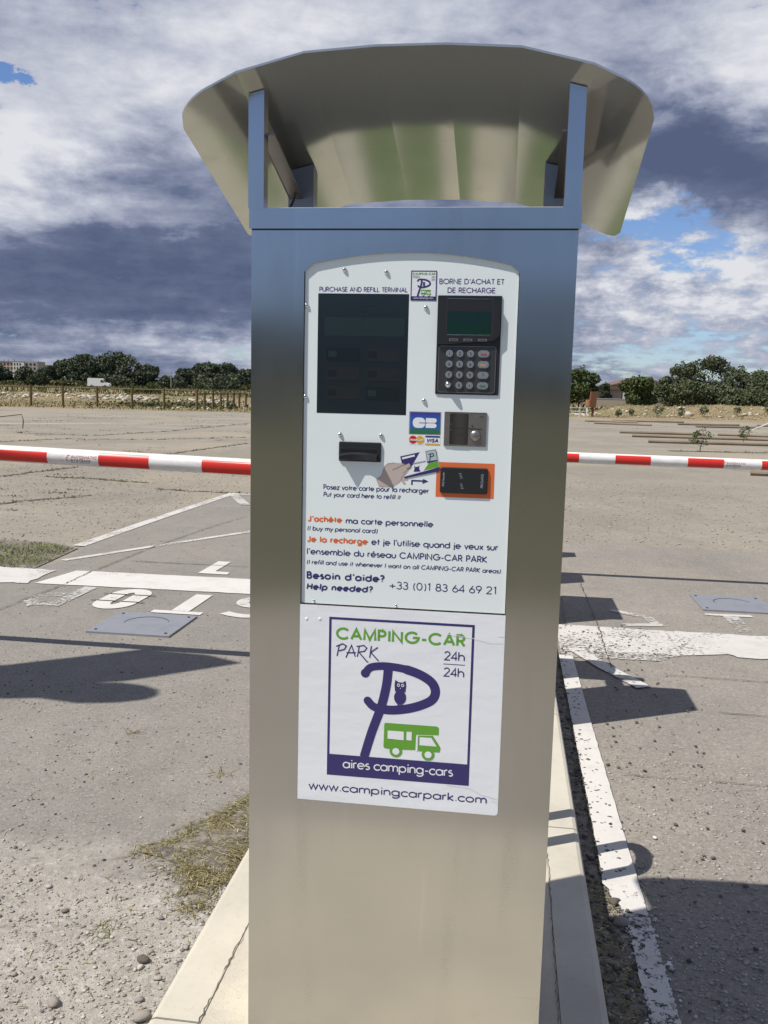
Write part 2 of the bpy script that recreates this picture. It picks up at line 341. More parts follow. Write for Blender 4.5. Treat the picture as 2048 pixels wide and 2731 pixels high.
class MB:
    def __init__(s): s.v = []; s.f = []
    def add(s, V, F):
        k = len(s.v); s.v += [tuple(q) for q in V]; s.f += [tuple(i+k for i in f) for f in F]; return s
    def box(s, x0, x1, y0, y1, z0, z1, ch=0):
        if ch:
            xs = [(x0+ch, x1-ch, z0, z1), ]
            pts = [(x0+ch, z0), (x1-ch, z0), (x1, z0+ch), (x1, z1-ch), (x1-ch, z1), (x0+ch, z1), (x0, z1-ch), (x0, z0+ch)]
            ins = [(min(max(x, x0+ch), x1-ch), min(max(z, z0+ch), z1-ch)) for x, z in pts]
            n = 8; V = [(x, y1, z) for x, z in pts] + [(x, y0+ch, z) for x, z in pts]
            cx, cz = (x0+x1)/2, (z0+z1)/2
            V += [(cx+(x-cx)*(1-ch/(x1-x0)*1.2), y0, cz+(z-cz)*(1-ch/(z1-z0)*1.2)) for x, z in pts]
            F = [tuple(range(n))[::-1]]
            for k in (0, 1):
                for i in range(n): F.append((k*n+i, k*n+(i+1) % n, (k+1)*n+(i+1) % n, (k+1)*n+i))
            F.append(tuple(range(2*n, 3*n)))
            return s.add(V, F)
        V = [(x, y, z) for z in (z0, z1) for y in (y0, y1) for x in (x0, x1)]
        return s.add(V, [(0, 2, 3, 1), (4, 5, 7, 6), (0, 1, 5, 4), (2, 6, 7, 3), (0, 4, 6, 2), (1, 3, 7, 5)])
    def prism(s, pts, a, b, axis='y'):
        n = len(pts)
        mk = {'y': lambda p, q: (p[0], q, p[1]), 'z': lambda p, q: (p[0], p[1], q), 'x': lambda p, q: (q, p[0], p[1])}[axis]
        V = [mk(q, a) for q in pts] + [mk(q, b) for q in pts]
        F = [tuple(range(n)), tuple(range(2*n-1, n-1, -1))] + [(i, i+n, (i+1) % n+n, (i+1) % n) for i in range(n)]
        return s.add(V, F)
    def tube(s, path, r, n=10, cap=True):
        P = [Vector(q) for q in path]; k = len(P); rs = r if isinstance(r, (list, tuple)) else [r]*k
        V = []; F = []; ref = None
        for i in range(k):
            d = (P[min(i+1, k-1)] - P[max(i-1, 0)]).normalized()
            if ref is None: ref = Vector((0, 0, 1)) if abs(d.z) < .9 else Vector((1, 0, 0))
            u = d.cross(ref).normalized(); v = u.cross(d).normalized(); ref = v
            for j in range(n):
                a = 2*math.pi*j/n; V.append(P[i] + (u*math.cos(a) + v*math.sin(a))*rs[i])
        for i in range(k-1):
            for j in range(n): F.append((i*n+j, i*n+(j+1) % n, (i+1)*n+(j+1) % n, (i+1)*n+j))
        if cap: F.append(tuple(range(n))[::-1]); F.append(tuple(range((k-1)*n, k*n)))
        return s.add(V, F)
    def dome(s, c, r, h, n=12, axis=-1, rings=4):   # dome rising toward -y
        V = []; F = []
        for i in range(rings):
            a = math.pi/2*i/rings
            for j in range(n):
                b = 2*math.pi*j/n; V.append((c[0]+r*math.cos(a)*math.cos(b), c[1]+axis*h*math.sin(a), c[2]+r*math.cos(a)*math.sin(b)))
        V.append((c[0], c[1]+axis*h, c[2]))
        for i in range(rings-1):
            for j in range(n): F.append((i*n+j, i*n+(j+1) % n, (i+1)*n+(j+1) % n, (i+1)*n+j))
        for j in range(n): F.append(((rings-1)*n+j, (rings-1)*n+(j+1) % n, rings*n))
        return s.add(V, F)
    def build(s, name, m, parent=None, loc=None, smooth=False, kind=None, recalc=True):
        me = bpy.data.meshes.new(name); me.from_pydata(s.v, [], s.f)
        if recalc:
            import bmesh
            bm = bmesh.new(); bm.from_mesh(me); bmesh.ops.recalc_face_normals(bm, faces=bm.faces); bm.to_mesh(me); bm.free()
        if smooth:
            for q in me.polygons: q.use_smooth = True
            try: me.set_sharp_from_angle(angle=math.radians(38))
            except Exception: pass
        me.materials.append(m); me.update()
        return link(name, me, parent, loc, kind)
def empty(name, loc=(0, 0, 0), rz=0.0):
    o = bpy.data.objects.new(name, None); COL.objects.link(o); o.location = loc; o.rotation_euler[2] = rz; o.empty_display_size = .2; return o
LZ = -YAW        # rotation of the lane frame
def lane_obj(mb, name, m, z=0, label=None, cat=None, kind=None, smooth=False, recalc=True):
    o = mb.build(name, m, None, (0, 0, z), smooth=smooth, recalc=recalc); o.rotation_euler[2] = LZ
    return tag(o, label, cat, None, kind)
rng = np.random.default_rng(7); random.seed(7)

# ------------------------------------------------------------------ ground
def sheet(name, poly, z, m, kind='structure', lane=True, label=None, cat=None):
    mb = MB(); mb.add([(x, y, 0) for x, y in poly], [tuple(range(len(poly)))])
    o = mb.build(name, m, None, (0, 0, z), recalc=False)
    if o.data.polygons[0].normal.z < 0: o.data.flip_normals()
    if lane: o.rotation_euler[2] = LZ
    return tag(o, label, cat, None, kind)
def jag(a, b, n, amp, rnd=random):
    return [(a[0]+(b[0]-a[0])*i/n + rnd.uniform(-amp, amp), a[1]+(b[1]-a[1])*i/n + rnd.uniform(-amp, amp)) for i in range(n)]
sheet('ground', [(-2500, -2500), (2500, -2500), (2500, 3500), (-2500, 3500)], -.03, FIELD, lane=False)
lot = [(-70, -2.6)] + jag((-70, -2.6), (80, -2.6), 60, .2)[1:] + [(80, -2.6), (80, 66)] + jag((80, 67), (15.5, 62.5), 26, .35) + jag((15.5, 62.5), (9, 66), 5, .3) + jag((9, 66), (-8, 56.5), 8, .3) + jag((-8, 55.6), (-70, 51.5), 30, .35)
sheet('car_park_asphalt', lot, -.004, LOT, lane=False)
sheet('lane_asphalt', [(-3.75, 5.9), (-3.6, 7.0), (-3.75, 7.65), (-3.8, 12.1), (-.75, 12.0), (-.75, -2.5), (-2.9, -2.5), (-3.3, 2.6), (-3.2, 5.2)], 0, LANE)
sheet('lane_asphalt', [(.2, -2.5), (7, -2.5), (7.2, 9.1)] + jag((7, 9.15), (.2, 9.0), 24, .05), 0, LANER)
# debris strip between right kerb and paint line
sheet('soil_strip', [(.26, .66), (.33, .66), (.40, 1.5)] + jag((.40, 1.5), (.335, 2.9), 24, .018) + jag((.335, 2.9), (.325, 5.0), 20, .012) + [(.26, 5.1)], .004, SOIL)
sheet('grass_verge', jag((-60, -2.7), (60, -2.7), 50, .15)+[(60, -45), (-60, -45)], -.02, mat('verge_grass', lambda nt, b: nt.put(b.inputs['Base Color'], nt.mix(nt.noise(objco(nt), 1.5, 5), (.06, .07, .035), (.12, .11, .06))), rough=1))
sheet('near_apron', [(-.76, -2.5), (.21, -2.5), (.21, .75), (-.76, .75)], .0005, LANE)
# terrain with low banks beyond the car park
def sm(x, a, b):
    u = np.clip((x-a)/(b-a), 0, 1); return u*u*(3-2*u)
def terr(X, Y):
    n = .12*np.sin(X*.9+np.sin(Y*.7)*2)*np.sin(Y*1.1+X*.3) + .07*np.sin(X*2.3+1)*np.sin(Y*2.1)
    bl = np.exp(-((Y-77)/5.5)**2)*(1-sm(X, -9, -4))*(.66+n)
    br = np.exp(-((Y-71.5)/4.2)**2)*sm(X, 15.2, 19.0)*(.86+.10*sm(X, 20, 28)+n*.9)
    far = sm(Y, 120, 200)*.8
    return bl+br+far+n*.1*sm(Y, 60, 66)
gx = np.linspace(-140, 140, 281); gy = np.concatenate([np.linspace(53, 90, 112), np.linspace(92, 420, 60)])
GXX, GYY = np.meshgrid(gx, gy)
# the terrain dips under the asphalt at its near edge
yedge = np.interp(gx, [-140, -70, -23, -8, 9, 15.5, 80, 140], [48, 51.5, 54.3, 55.8, 66, 62.3, 66, 70])
GZ = terr(GXX, GYY) + .03*sm(GYY-yedge[None, :], 0, 1.5) - .06*(1-sm(GYY-yedge[None, :], -1.5, .2))
GZ[GYY-yedge[None, :] < -1.5] = -.055; GZ[-1] = -.05
V = np.stack([GXX, GYY, GZ], -1).reshape(-1, 3); nx = len(gx); ii = (np.arange(len(gy)-1)[:, None]*nx + np.arange(nx-1)[None, :]).ravel()
F = np.stack([ii, ii+1, ii+nx+1, ii+nx], -1)
link('field', np_mesh('field', V, F, FIELD, True), kind='structure')

# road far behind with its gravelly edge
sheet('far_road', [(-200, 238), (120, 246), (120, 252), (-200, 246)], .86, LOT, lane=False)

# painted marks (lane frame s,t)
def rib(pts, w):
    P = [np.array(q, float) for q in pts]; L = []; R_ = []
    closed = np.allclose(P[0], P[-1]) and len(P) > 3
    n = len(P)
    for i in range(n):
        if closed:
            a = P[i]-P[i-1 if i > 0 else n-2]; b = P[(i+1) if i < n-1 else 1]-P[i]
        else:
            a = P[i]-P[i-1] if i > 0 else P[1]-P[0]; b = P[i+1]-P[i] if i < n-1 else P[n-1]-P[n-2]
        a = a/(np.linalg.norm(a)+1e-12); b = b/(np.linalg.norm(b)+1e-12)
        na = np.array([-a[1], a[0]]); nb = np.array([-b[1], b[0]]); m_ = na+nb; lm = np.linalg.norm(m_)
        m_ = na if lm < 1e-6 else m_/lm
        k = 1/max(.45, float(m_@na)); ww = w[i] if isinstance(w, (list, tuple)) else w
        L.append(P[i]+m_*ww/2*k); R_.append(P[i]-m_*ww/2*k)
    return L, R_
def paintstrip(pts, w_, z, m, name='painted_line'):
    L, R_ = rib(pts, w_); mb = MB(); V = []
    for a, b in zip(L, R_): V += [(a[0], a[1], 0), (b[0], b[1], 0)]
    mb.add(V, [(2*i, 2*i+1, 2*i+3, 2*i+2) for i in range(len(L)-1)])
    o = mb.build(name, m, None, (0, 0, z), recalc=False); o.rotation_euler[2] = LZ
    if o.data.polygons[0].normal.z < 0: o.data.flip_normals()
    o['kind'] = 'structure'; return o
Z1 = .005
paintstrip([(-3.8, 7.60), (-3.79, 9.5), (-3.74, 12.02), (-3.1, 12.0)], .12, Z1, PAINTW)
paintstrip([(-3.68, 11.9), (-3.2, 10.85)], .13, .009, PAINTF)
paintstrip([(-3.6, 6.93), (-3.1, 7.86), (-2.56, 8.83), (-2.0, 9.8)], .075, Z1, PAINTW)
sheet('stop_band', jag((-3.38, 6.06), (-.72, 6.11), 40, .006)+[(-.72, 6.11)]+jag((-.72, 6.60), (-3.36, 6.56), 40, .006), Z1, PAINTN)
sheet('stop_band', [(.36, 5.14)]+[(.36, 5.72)]+jag((.36, 5.72), (1.5, 5.70), 14, .010)[1:]+jag((1.5, 5.6), (1.35, 5.19), 8, .03)+jag((1.05, 5.17), (.36, 5.14), 8, .012)[:-1], Z1, PAINTW)
sheet('stop_band', jag((1.10, 5.71), (3.2, 5.70), 30, .008)+jag((3.2, 5.2), (1.35, 5.19), 30, .012)+jag((1.35, 5.2), (1.08, 5.66), 10, .035), .0058, PAINT)
sheet('stop_band', [(.36, 5.13), (1.05, 5.17), (.9, 5.02), (.36, 5.0)], .0053, PAINTF)
sheet('chalky_spill', jag((-3.97, 6.56), (-3.45, 6.53), 8, .02) + jag((-3.45, 6.53), (-3.43, 6.06), 6, .015) + jag((-3.43, 6.06), (-3.9, 6.0), 8, .03) + jag((-4.6, 6.0), (-4.6, 6.5), 5, .03), .0055, PAINT)
def mark(polys, m, z=Z1):
    for q in polys: sheet('stop_lettering', q, z, m)
# letters read from the far side (upside down here): P O T S
def arc(cx, cy, rx, ry, a0, a1, n=12):
    return [(cx+rx*math.cos(math.radians(a0+(a1-a0)*i/n)), cy+ry*math.sin(math.radians(a0+(a1-a0)*i/n))) for i in range(n+1)]
paintstrip([(-2.925, 6.04), (-2.925, 5.50), (-3.04, 5.50)] + arc(-3.04, 5.63, .10, .13, 270, 90, 8) + [(-2.99, 5.76)], .10, Z1, PAINTF, 'stop_lettering')
o_pts = arc(-2.56, 5.64, .085, .13, 180, 360) + arc(-2.56, 5.87, .085, .12, 0, 180) + [(-2.645, 5.64)]
for k in range(1):
    paintstrip(o_pts, .115, Z1, PAINTN, 'stop_lettering')
for tt in (5.66, 5.86): paintstrip([(-2.75, tt), (-2.37, tt)], .014, .0085, DARK, 'dark_joint')
mark([[(-2.12, 5.505), (-2.0, 5.505), (-2.0, 5.99), (-2.12, 5.985)], [(-2.235, 5.43), (-1.90, 5.43), (-1.90, 5.50), (-2.235, 5.50)]], PAINTN)
paintstrip([(-1.77, 5.53), (-1.70, 5.49)] + arc(-1.62, 5.60, .11, .13, 265, 440, 9) + arc(-1.64, 5.86, .10, .12, 262, 100, 9), .085, Z1, PAINT, 'stop_lettering')
sheet('stencil_mark', [(-2.36, 6.70), (-2.36, 7.21), (-2.25, 7.21), (-2.25, 6.80), (-2.13, 6.79), (-2.12, 6.70)], Z1, PAINTN)
mark([[(1.39, 6.25), (1.70, 6.27), (1.70, 6.21), (1.39, 6.20)]], PAINTW); mark([[(1.50, 5.78), (1.60, 5.80), (1.60, 6.20), (1.50, 6.20)]], PAINTF)
paintstrip([(.76, 6.2), (.98, 6.05), (1.02, 5.85), (.80, 5.80)], .07, Z1, PAINTF, 'stop_lettering')
# white line right of the kerb
sheet('edge_line', jag((.345, 5.02), (.345, 2.62), 60, .0015) + jag((.345, 2.60), (.385, 2.44), 8, .006) + jag((.452, 2.44), (.43, 3.9), 40, .0015)+[(.42, 5.0)], .0085, PAINTN)
sheet('edge_line', jag((.385, 2.47), (.395, 1.80), 60, .004) + [(.46, 1.78)] + jag((.465, 1.80), (.452, 2.47), 60, .003), .0082, mat('road_paint_broken', paint(.545, .62)))
paintstrip([(.44, 5.16), (.58, 4.83), (.74, 4.52)], .085, .0088, PAINTW, 'painted_diagonal')
# far white lines
def wstrip(pts, w_, z, m, name):
    o = paintstrip(pts, w_, z, m, name); o.rotation_euler[2] = 0; return o
wstrip([(-15.5, 31.5), (-13.4, 32.9), (-9.5, 35), (-5.7, 37.4), (0, 41)], .30, .001, PAINTW, 'painted_line')
wstrip([(4, 45.4), (9.1, 45.0), (11.6, 44.1), (18.3, 44.2), (24, 44.2)], .26, .001, PAINTW, 'painted_line')
# cracks
def crack(pts, w_, z=.0065, amp=.02, lane=True, n=24):
    q = []
    for a, b in zip(pts[:-1], pts[1:]): q += jag(a, b, n, amp)
    q.append(pts[-1]); ws = [w_*random.uniform(.3, 1.3) for _ in q]
    o = paintstrip(q, ws, z, DARK, 'pavement_crack')
    if not lane: o.rotation_euler[2] = 0
crack([(-3.2, 5.0), (-3.15, 6.09), (-3.17, 6.55), (-3.14, 7.75), (-3.02, 9.12), (-2.91, 9.9)], .009, .0095, .006)
crack([(-3.06, 7.04), (-2.04, 7.04)], .012, .0065, .004); crack([(.62, 7.14), (.63, 5.76), (.61, 4.82)], .006, .0098, .006)
crack([(.9, 4.77), (1.4, 4.75), (2.4, 4.72)], .006, .0065, .006); crack([(1.04, 4.22), (2.4, 4.18)], .006, .0065, .005); crack([(.5, 3.42), (2.0, 3.42)], .004, .0065, .004)
WC = [[(-6.0, 14.0), (-5.8, 14.9), (-5.5, 15.9)], [(-4.8, 19.3), (-4.3, 21.6), (-3.7, 24.2)], [(-5.4, 14.2), (-4.5, 14.0), (-3.6, 13.6)],
      [(-11.0, 26.7), (-8.5, 26.0), (-7.2, 29.9), (-5.8, 38.2)], [(-9.6, 22.3), (-8.7, 24.2), (-6.4, 24.9), (-4.1, 27.3)], [(-7.5, 17.5), (-5.2, 17.9), (-2.5, 17.2)], [(-3.3, 12.8), (-1.6, 12.4)],
      [(7.9, 25.3), (12.0, 26.2)], [(-5.6, 10.6), (-4.6, 10.9), (-3.9, 11.9)]]
for q in WC: crack(q, .045, .002, .08, False, 14)
crack([(8.0, 25.6), (10, 25.4), (13, 26)], .16, .002, .06, False)

# ------------------------------------------------------------------ island
def island():
    for s0, s1, mir in ((-.688, -.578, 0), (.165, .267, 1)):
        t = .64
        while t < 9.0:
            e = t+1.0
            mb = MB(); r = .016
            if mir: prof = [(s0, -.05), (s1, -.05), (s1, .15-r), (s1-r*.35, .15-r*.3), (s1-r, .15), (s0, .15)]
            else: prof = [(s0, -.05), (s1, -.05), (s1, .15), (s0+r, .15), (s0+r*.35, .15-r*.3), (s0, .15-r)]
            V = [(a, t+.003, b) for a, b in prof] + [(a, e-.003, b) for a, b in prof]; n = len(prof)
            mb.add(V, [tuple(range(n)), tuple(range(2*n-1, n-1, -1))] + [(i, i+n, (i+1) % n+n, (i+1) % n) for i in range(n)])
            o = mb.build('kerb_stone', CONC, ISL); t = e
    mb = MB(); mb.box(-.5772, .1642, .64, 8.64, -.05, .147); mb.build('slab', SLAB, ISL)
    for s_ in (-.576, .163):
        q = []
        t = .66
        while t < 8.6: q.append((s_+random.uniform(-.0028, .0028)+.004*math.sin(t*3), t)); t += .014
        L, R_ = rib(q, [random.uniform(.0004, .0022) for _ in q]); mb = MB(); V = []
        for a, b in zip(L, R_): V += [(a[0], a[1], .1515), (b[0], b[1], .1515)]
        mb.add(V, [(2*i, 2*i+1, 2*i+3, 2*i+2) for i in range(len(L)-1)]); mb.build('joint_crack', DARK, ISL)
ISL = empty('traffic_island', (0, 0, 0), LZ); tag(ISL, None, None, None, 'structure')
island()

# ------------------------------------------------------------------ payment terminal (local: x = s+.193, y = t-1.72, z = height-.15)
OX, OT, OZ = .193, 1.72, .15
KIO = empty('payment_terminal', W(-.1834, 1.634, .215), LZ); KIO.scale = (.95, .95, .95)
tag(KIO, 'tall brushed steel camping payment terminal with curved steel canopy, foremost on the traffic island', 'payment terminal')
def kp(s, z): return (s+OX, z-OZ)
DZ = .00025
class Flat:                      # flat printing on the face: layer n lies n*DZ in front of y0
    def __init__(s, y0): s.y0 = y0; s.mb = MB()
    def poly(s, pts, n=1):
        q = [kp(*a) for a in pts]; s.mb.add([(x, s.y0-n*DZ, z) for x, z in q], [tuple(range(len(q)))]); return s
    def ring(s, pts, w_, n=1): return s.stroke(pts+[pts[0]], w_, n)
    def stroke(s, pts, w_, n=1):
        L, R_ = rib([kp(*a) for a in pts], w_); V = []
        for a, b in zip(L, R_): V += [(a[0], s.y0-n*DZ, a[1]), (b[0], s.y0-n*DZ, b[1])]
        s.mb.add(V, [(2*i, 2*i+1, 2*i+3, 2*i+2) for i in range(len(L)-1)]); return s
    def build(s, name, m, parent):
        o = s.mb.build(name, m, parent, recalc=False)
        bad = [q for q in o.data.polygons if q.normal.y > 0]
        if bad:
            import bmesh
            bm = bmesh.new(); bm.from_mesh(o.data); bmesh.ops.reverse_faces(bm, faces=[f for f in bm.faces if f.normal.y > 0]); bm.to_mesh(o.data); bm.free()
        return o
# ---- geometric stroke alphabet (cap height 1, x height .66)
def A(cx, cy, rx, ry, a0, a1, n=0):
    n = n or max(5, int(abs(a1-a0)/18)); return arc(cx, cy, rx, ry, a0, a1, n)
X = .66; r = .33
O_ = lambda cx: A(cx, r, r, r, 0, 360, 20)
GL = {
 'a': (.78, [O_(r), [(2*r, X), (2*r, 0)]]), 'b': (.78, [O_(r+.02), [(.02, 1.03), (.02, 0)]]), 'c': (.64, [A(r, r, r, r, 42, 318)]),
 'd': (.80, [O_(r), [(2*r, 1.03), (2*r, 0)]]), 'e': (.78, [[(0.02, r), (2*r, r)]+A(r, r, r, r, 0, 315)]), 'f': (.40, [[(.34, 1.0)]+A(.26, .86, .12, .15, 90, 180)+[(.14, 0)], [(0, X), (.32, X)]]),
 'g': (.80, [O_(r), [(2*r, X), (2*r, -.04)]+A(r, -.04, r, .28, 0, -150)]), 'h': (.68, [[(.02, 1.03), (.02, 0)], [(.02, .3)]+A(.29, .38, .27, .28, 170, 0)+[(.56, 0)]]),
 'i': (.22, [[(.08, X), (.08, 0)], [(.08, .86), (.08, .98)]]), 'j': (.22, [[(.08, X), (.08, -.12)]+A(-.04, -.12, .12, .14, 0, -80), [(.08, .86), (.08, .98)]]),
 'k': (.58, [[(.02, 1.03), (.02, 0)], [(.46, X), (.05, .3), (.48, 0)]]), 'l': (.22, [[(.08, 1.03), (.08, 0)]]),
 'm': (1.06, [[(.02, X), (.02, 0)], [(.02, .36)]+A(.25, .42, .23, .24, 165, 0)+[(.48, 0)], [(.48, .36)]+A(.71, .42, .23, .24, 165, 0)+[(.94, 0)]]),
 'n': (.66, [[(.02, X), (.02, 0)], [(.02, .34)]+A(.28, .39, .26, .27, 165, 0)+[(.54, 0)]]), 'o': (.78, [O_(r)]),
 'p': (.80, [O_(r+.02), [(.02, X), (.02, -.34)]]), 'q': (.80, [O_(r), [(2*r, X), (2*r, -.34)]]), 'r': (.42, [[(.02, X), (.02, 0)], [(.02, .36)]+A(.24, .44, .22, .22, 165, 70)]),
 's': (.46, [A(.20, .49, .17, .17, 50, 200)+A(.20, .18, .19, .18, 80, -140)]), 't': (.38, [[(.15, .92), (.15, 0)], [(0, X), (.32, X)]]),
 'u': (.66, [[(.02, X)]+A(.28, .27, .26, .27, 180, 360)+[(.54, X)], ]), 'v': (.58, [[(0, X), (.26, 0), (.52, X)]]), 'w': (.88, [[(0, X), (.21, 0), (.41, X), (.61, 0), (.82, X)]]),
 'x': (.56, [[(0, X), (.48, 0)], [(.48, X), (0, 0)]]), 'y': (.58, [[(0, X), (.27, .02)], [(.52, X), (.12, -.34)]]), 'z': (.56, [[(.02, X), (.46, X), (0, 0), (.48, 0)]]),
 'A': (.84, [[(0, 0), (.37, 1), (.74, 0)], [(.12, .33), (.62, .33)]]), 'B': (.66, [[(.02, 0), (.02, 1), (.27, 1)]+A(.27, .77, .22, .23, 90, -90)+[(.02, .54)], [(.27, .54)]+A(.29, .27, .25, .27, 90, -90)+[(.02, 0)]]),
 'C': (1.0, [A(.5, .5, .48, .5, 42, 318)]), 'D': (.84, [[(.02, 0), (.02, 1), (.28, 1)]+A(.28, .5, .44, .5, 90, -90)+[(.02, 0)]]),
 'E': (.62, [[(.50, 1), (.02, 1), (.02, 0), (.50, 0)], [(.02, .53), (.46, .53)]]), 'F': (.58, [[(.48, 1), (.02, 1), (.02, 0)], [(.02, .53), (.43, .53)]]),
 'G': (1.08, [A(.5, .5, .48, .5, 42, 360)+[(.55, .5)]]), 'H': (.80, [[(.02, 0), (.02, 1)], [(.66, 0), (.66, 1)], [(.02, .53), (.66, .53)]]), 'I': (.22, [[(.08, 0), (.08, 1)]]),
 'J': (.56, [[(.42, 1), (.42, .26)]+A(.22, .24, .20, .24, 0, -175)]), 'K': (.74, [[(.02, 0), (.02, 1)], [(.58, 1), (.04, .47), (.62, 0)]]), 'L': (.56, [[(.02, 1), (.02, 0), (.46, 0)]]),
 'M': (.98, [[(.02, 0), (.06, 1), (.44, .05), (.82, 1), (.86, 0)]]), 'N': (.84, [[(.02, 0), (.02, 1), (.68, 0), (.68, 1)]]), 'O': (1.1, [A(.5, .5, .49, .5, 0, 360, 24)]),
 'P': (.62, [[(.02, 0), (.02, 1), (.27, 1)]+A(.27, .73, .24, .27, 90, -90)+[(.02, .46)]]), 'R': (.66, [[(.02, 0), (.02, 1), (.27, 1)]+A(.27, .73, .24, .27, 90, -90)+[(.02, .46)], [(.26, .46), (.54, 0)]]),
 'S': (.60, [A(.26, .75, .21, .24, 30, 235)+A(.26, .26, .25, .26, 65, -150)]), 'T': (.60, [[(0, 1), (.52, 1)], [(.26, 1), (.26, 0)]]), 'U': (.80, [[(.02, 1), (.02, .32)]+A(.34, .32, .32, .32, 180, 360)+[(.66, 1)]]),
 'V': (.72, [[(0, 1), (.32, 0), (.64, 1)]]), 'Y': (.7, [[(0, 1), (.3, .45), (.6, 1)], [(.3, .45), (.3, 0)]]),
 '0': (.66, [A(.27, .5, .27, .5, 0, 360, 20)]), '1': (.46, [[(.08, .86), (.24, 1), (.24, 0)]]), '2': (.64, [A(.26, .73, .25, .27, 165, -20)+[(.02, 0), (.54, 0)]]),
 '3': (.62, [A(.25, .76, .21, .24, 150, -80)+A(.25, .27, .25, .27, 80, -160)]), '4': (.64, [[(.42, 0), (.42, 1), (0, .26), (.56, .26)]]),
 '5': (.62, [[(.46, 1), (.14, 1), (.08, .56)]+A(.25, .30, .26, .30, 110, -160)]), '6': (.64, [[(.36, 1), (.06, .44)]+A(.27, .28, .26, .28, 150, 510, 18)]), '7': (.58, [[(0, 1), (.48, 1), (.14, 0)]]),
 '8': (.64, [A(.26, .76, .20, .24, -90, 270, 14), A(.26, .27, .26, .27, -90, 270, 16)]), '9': (.64, [[(.20, 0), (.48, .56)]+A(.27, .72, .26, .28, -30, 330, 18)]),
 "'": (.22, [[(.12, 1.02), (.06, .76)]]), '(': (.36, [A(.42, .42, .36, .68, 130, 230)]), ')': (.36, [A(-.12, .42, .36, .68, -50, 50)]), '?': (.52, [A(.21, .76, .21, .24, 160, -60)+[(.22, .42), (.22, .26)], [(.22, .1), (.22, 0)]]),
 '+': (.72, [[(.3, .08), (.3, .68)], [(0, .38), (.6, .38)]]), '-': (.46, [[(.04, .36), (.36, .36)]]), '.': (.22, [[(.08, .1), (.08, 0)]]), ' ': (.36, []), '/': (.4, [[(0, 0), (.3, 1)]]),
 ':': (.2, [[(.08, .1), (.08, 0)], [(.08, .6), (.08, .5)]]), '*': (.4, [[(.1, .4), (.3, .6)], [(.1, .6), (.3, .4)]]),
}
GL['\u00e8'] = (GL['e'][0], GL['e'][1]+[[(.2, 1.02), (.38, .82)]]); GL['\u00e9'] = (GL['e'][0], GL['e'][1]+[[(.46, 1.02), (.28, .82)]])
def write(fl, txt, s0, z0, s1, cap, sw, ital=0.0, n=1, dec=None, rot=0):
    ch = cap-sw; ex = max(0, sw/ch-.10)*.9
    tot = sum(GL[c][0]+ex for c in txt)-.1-ex; kx = (s1-s0-sw)/tot; x = 0
    for c in txt:
        adv, st = GL[c]
        for i, q in enumerate(st):
            q2 = [(s0+sw/2+(x+a)*kx+ital*b*ch, z0+sw/2+b*ch) for a, b in q]
            if rot:
                q2 = [(s0-(b-z0), z0+(a-s0)) for a, b in q2]
            fl.stroke(q2, sw, n+i*.35)
        x += adv+ex
def text(name, parent, m, y0, items, n=1):
    for it in items:
        fl = Flat(y0); write(fl, *it[:6], ital=it[6] if len(it) > 6 else 0, n=n); fl.build(name, m, parent)

# ---- steel cabinet
mb = MB(); mb.box(-.304, .308, 0, .62, 0, 1.60)                       # recess is cut by separate frame pieces below
# front skin with opening for the panel: side strips, bottom and arched top
SL, SR, PL, PR, PB = -.304, .308, -.3935+OX, .0125+OX, 1.0275-OZ
def archz(s, top=1.7095, side=1.684): 
    u = (s+.1905)/.2015
    return side+(top-side)*(1-min(1, u*u))-(.010 if abs(u) > .97 else 0)
mb = MB()
mb.box(SL, PL, 0, .02, -.10, 1.60).box(PR, SR, 0, .02, -.10, 1.60).box(PL, PR, 0, .02, -.10, PB)
N = 24; ss = [-.392+.403*i/N for i in range(N+1)]
V = []; F = []
for i, s_ in enumerate(ss):
    x = PL+(PR-PL)*i/N; V += [(x, 0, archz(s_)-OZ), (x, 0, 1.60), (x, .012, archz(s_)-OZ)]
for i in range(N): F += [(3*i, 3*i+3, 3*i+4, 3*i+1), (3*i, 3*i+2, 3*i+5, 3*i+3)]
mb.add(V, F)
mb.box(SL, SR, .0205, .36, -.10, 1.60)
body = mb.build('cabinet', STEEL, KIO, recalc=False)
# folded cap beam with small return lip
mb = MB(); mb.box(SL-.004, SR+.004, -.004, 0.364, 1.6025, 1.64); mb.build('cap_beam', STEEL, KIO)
mb = MB(); mb.box(SL+.0005, SR-.0005, -.0015, 0.362, 1.6002, 1.6022); mb.build('cap_shadow_line', BLACKM, KIO)  # black strip stands in for the shade under the cap
mb = MB(); mb.box(SL+.03, SR-.03, .004, 0.355, 1.6405, 1.6425); mb.build('cap_reflector', WALLG2, KIO)  # unseen pale plate added to lighten what the canopy underside reflects
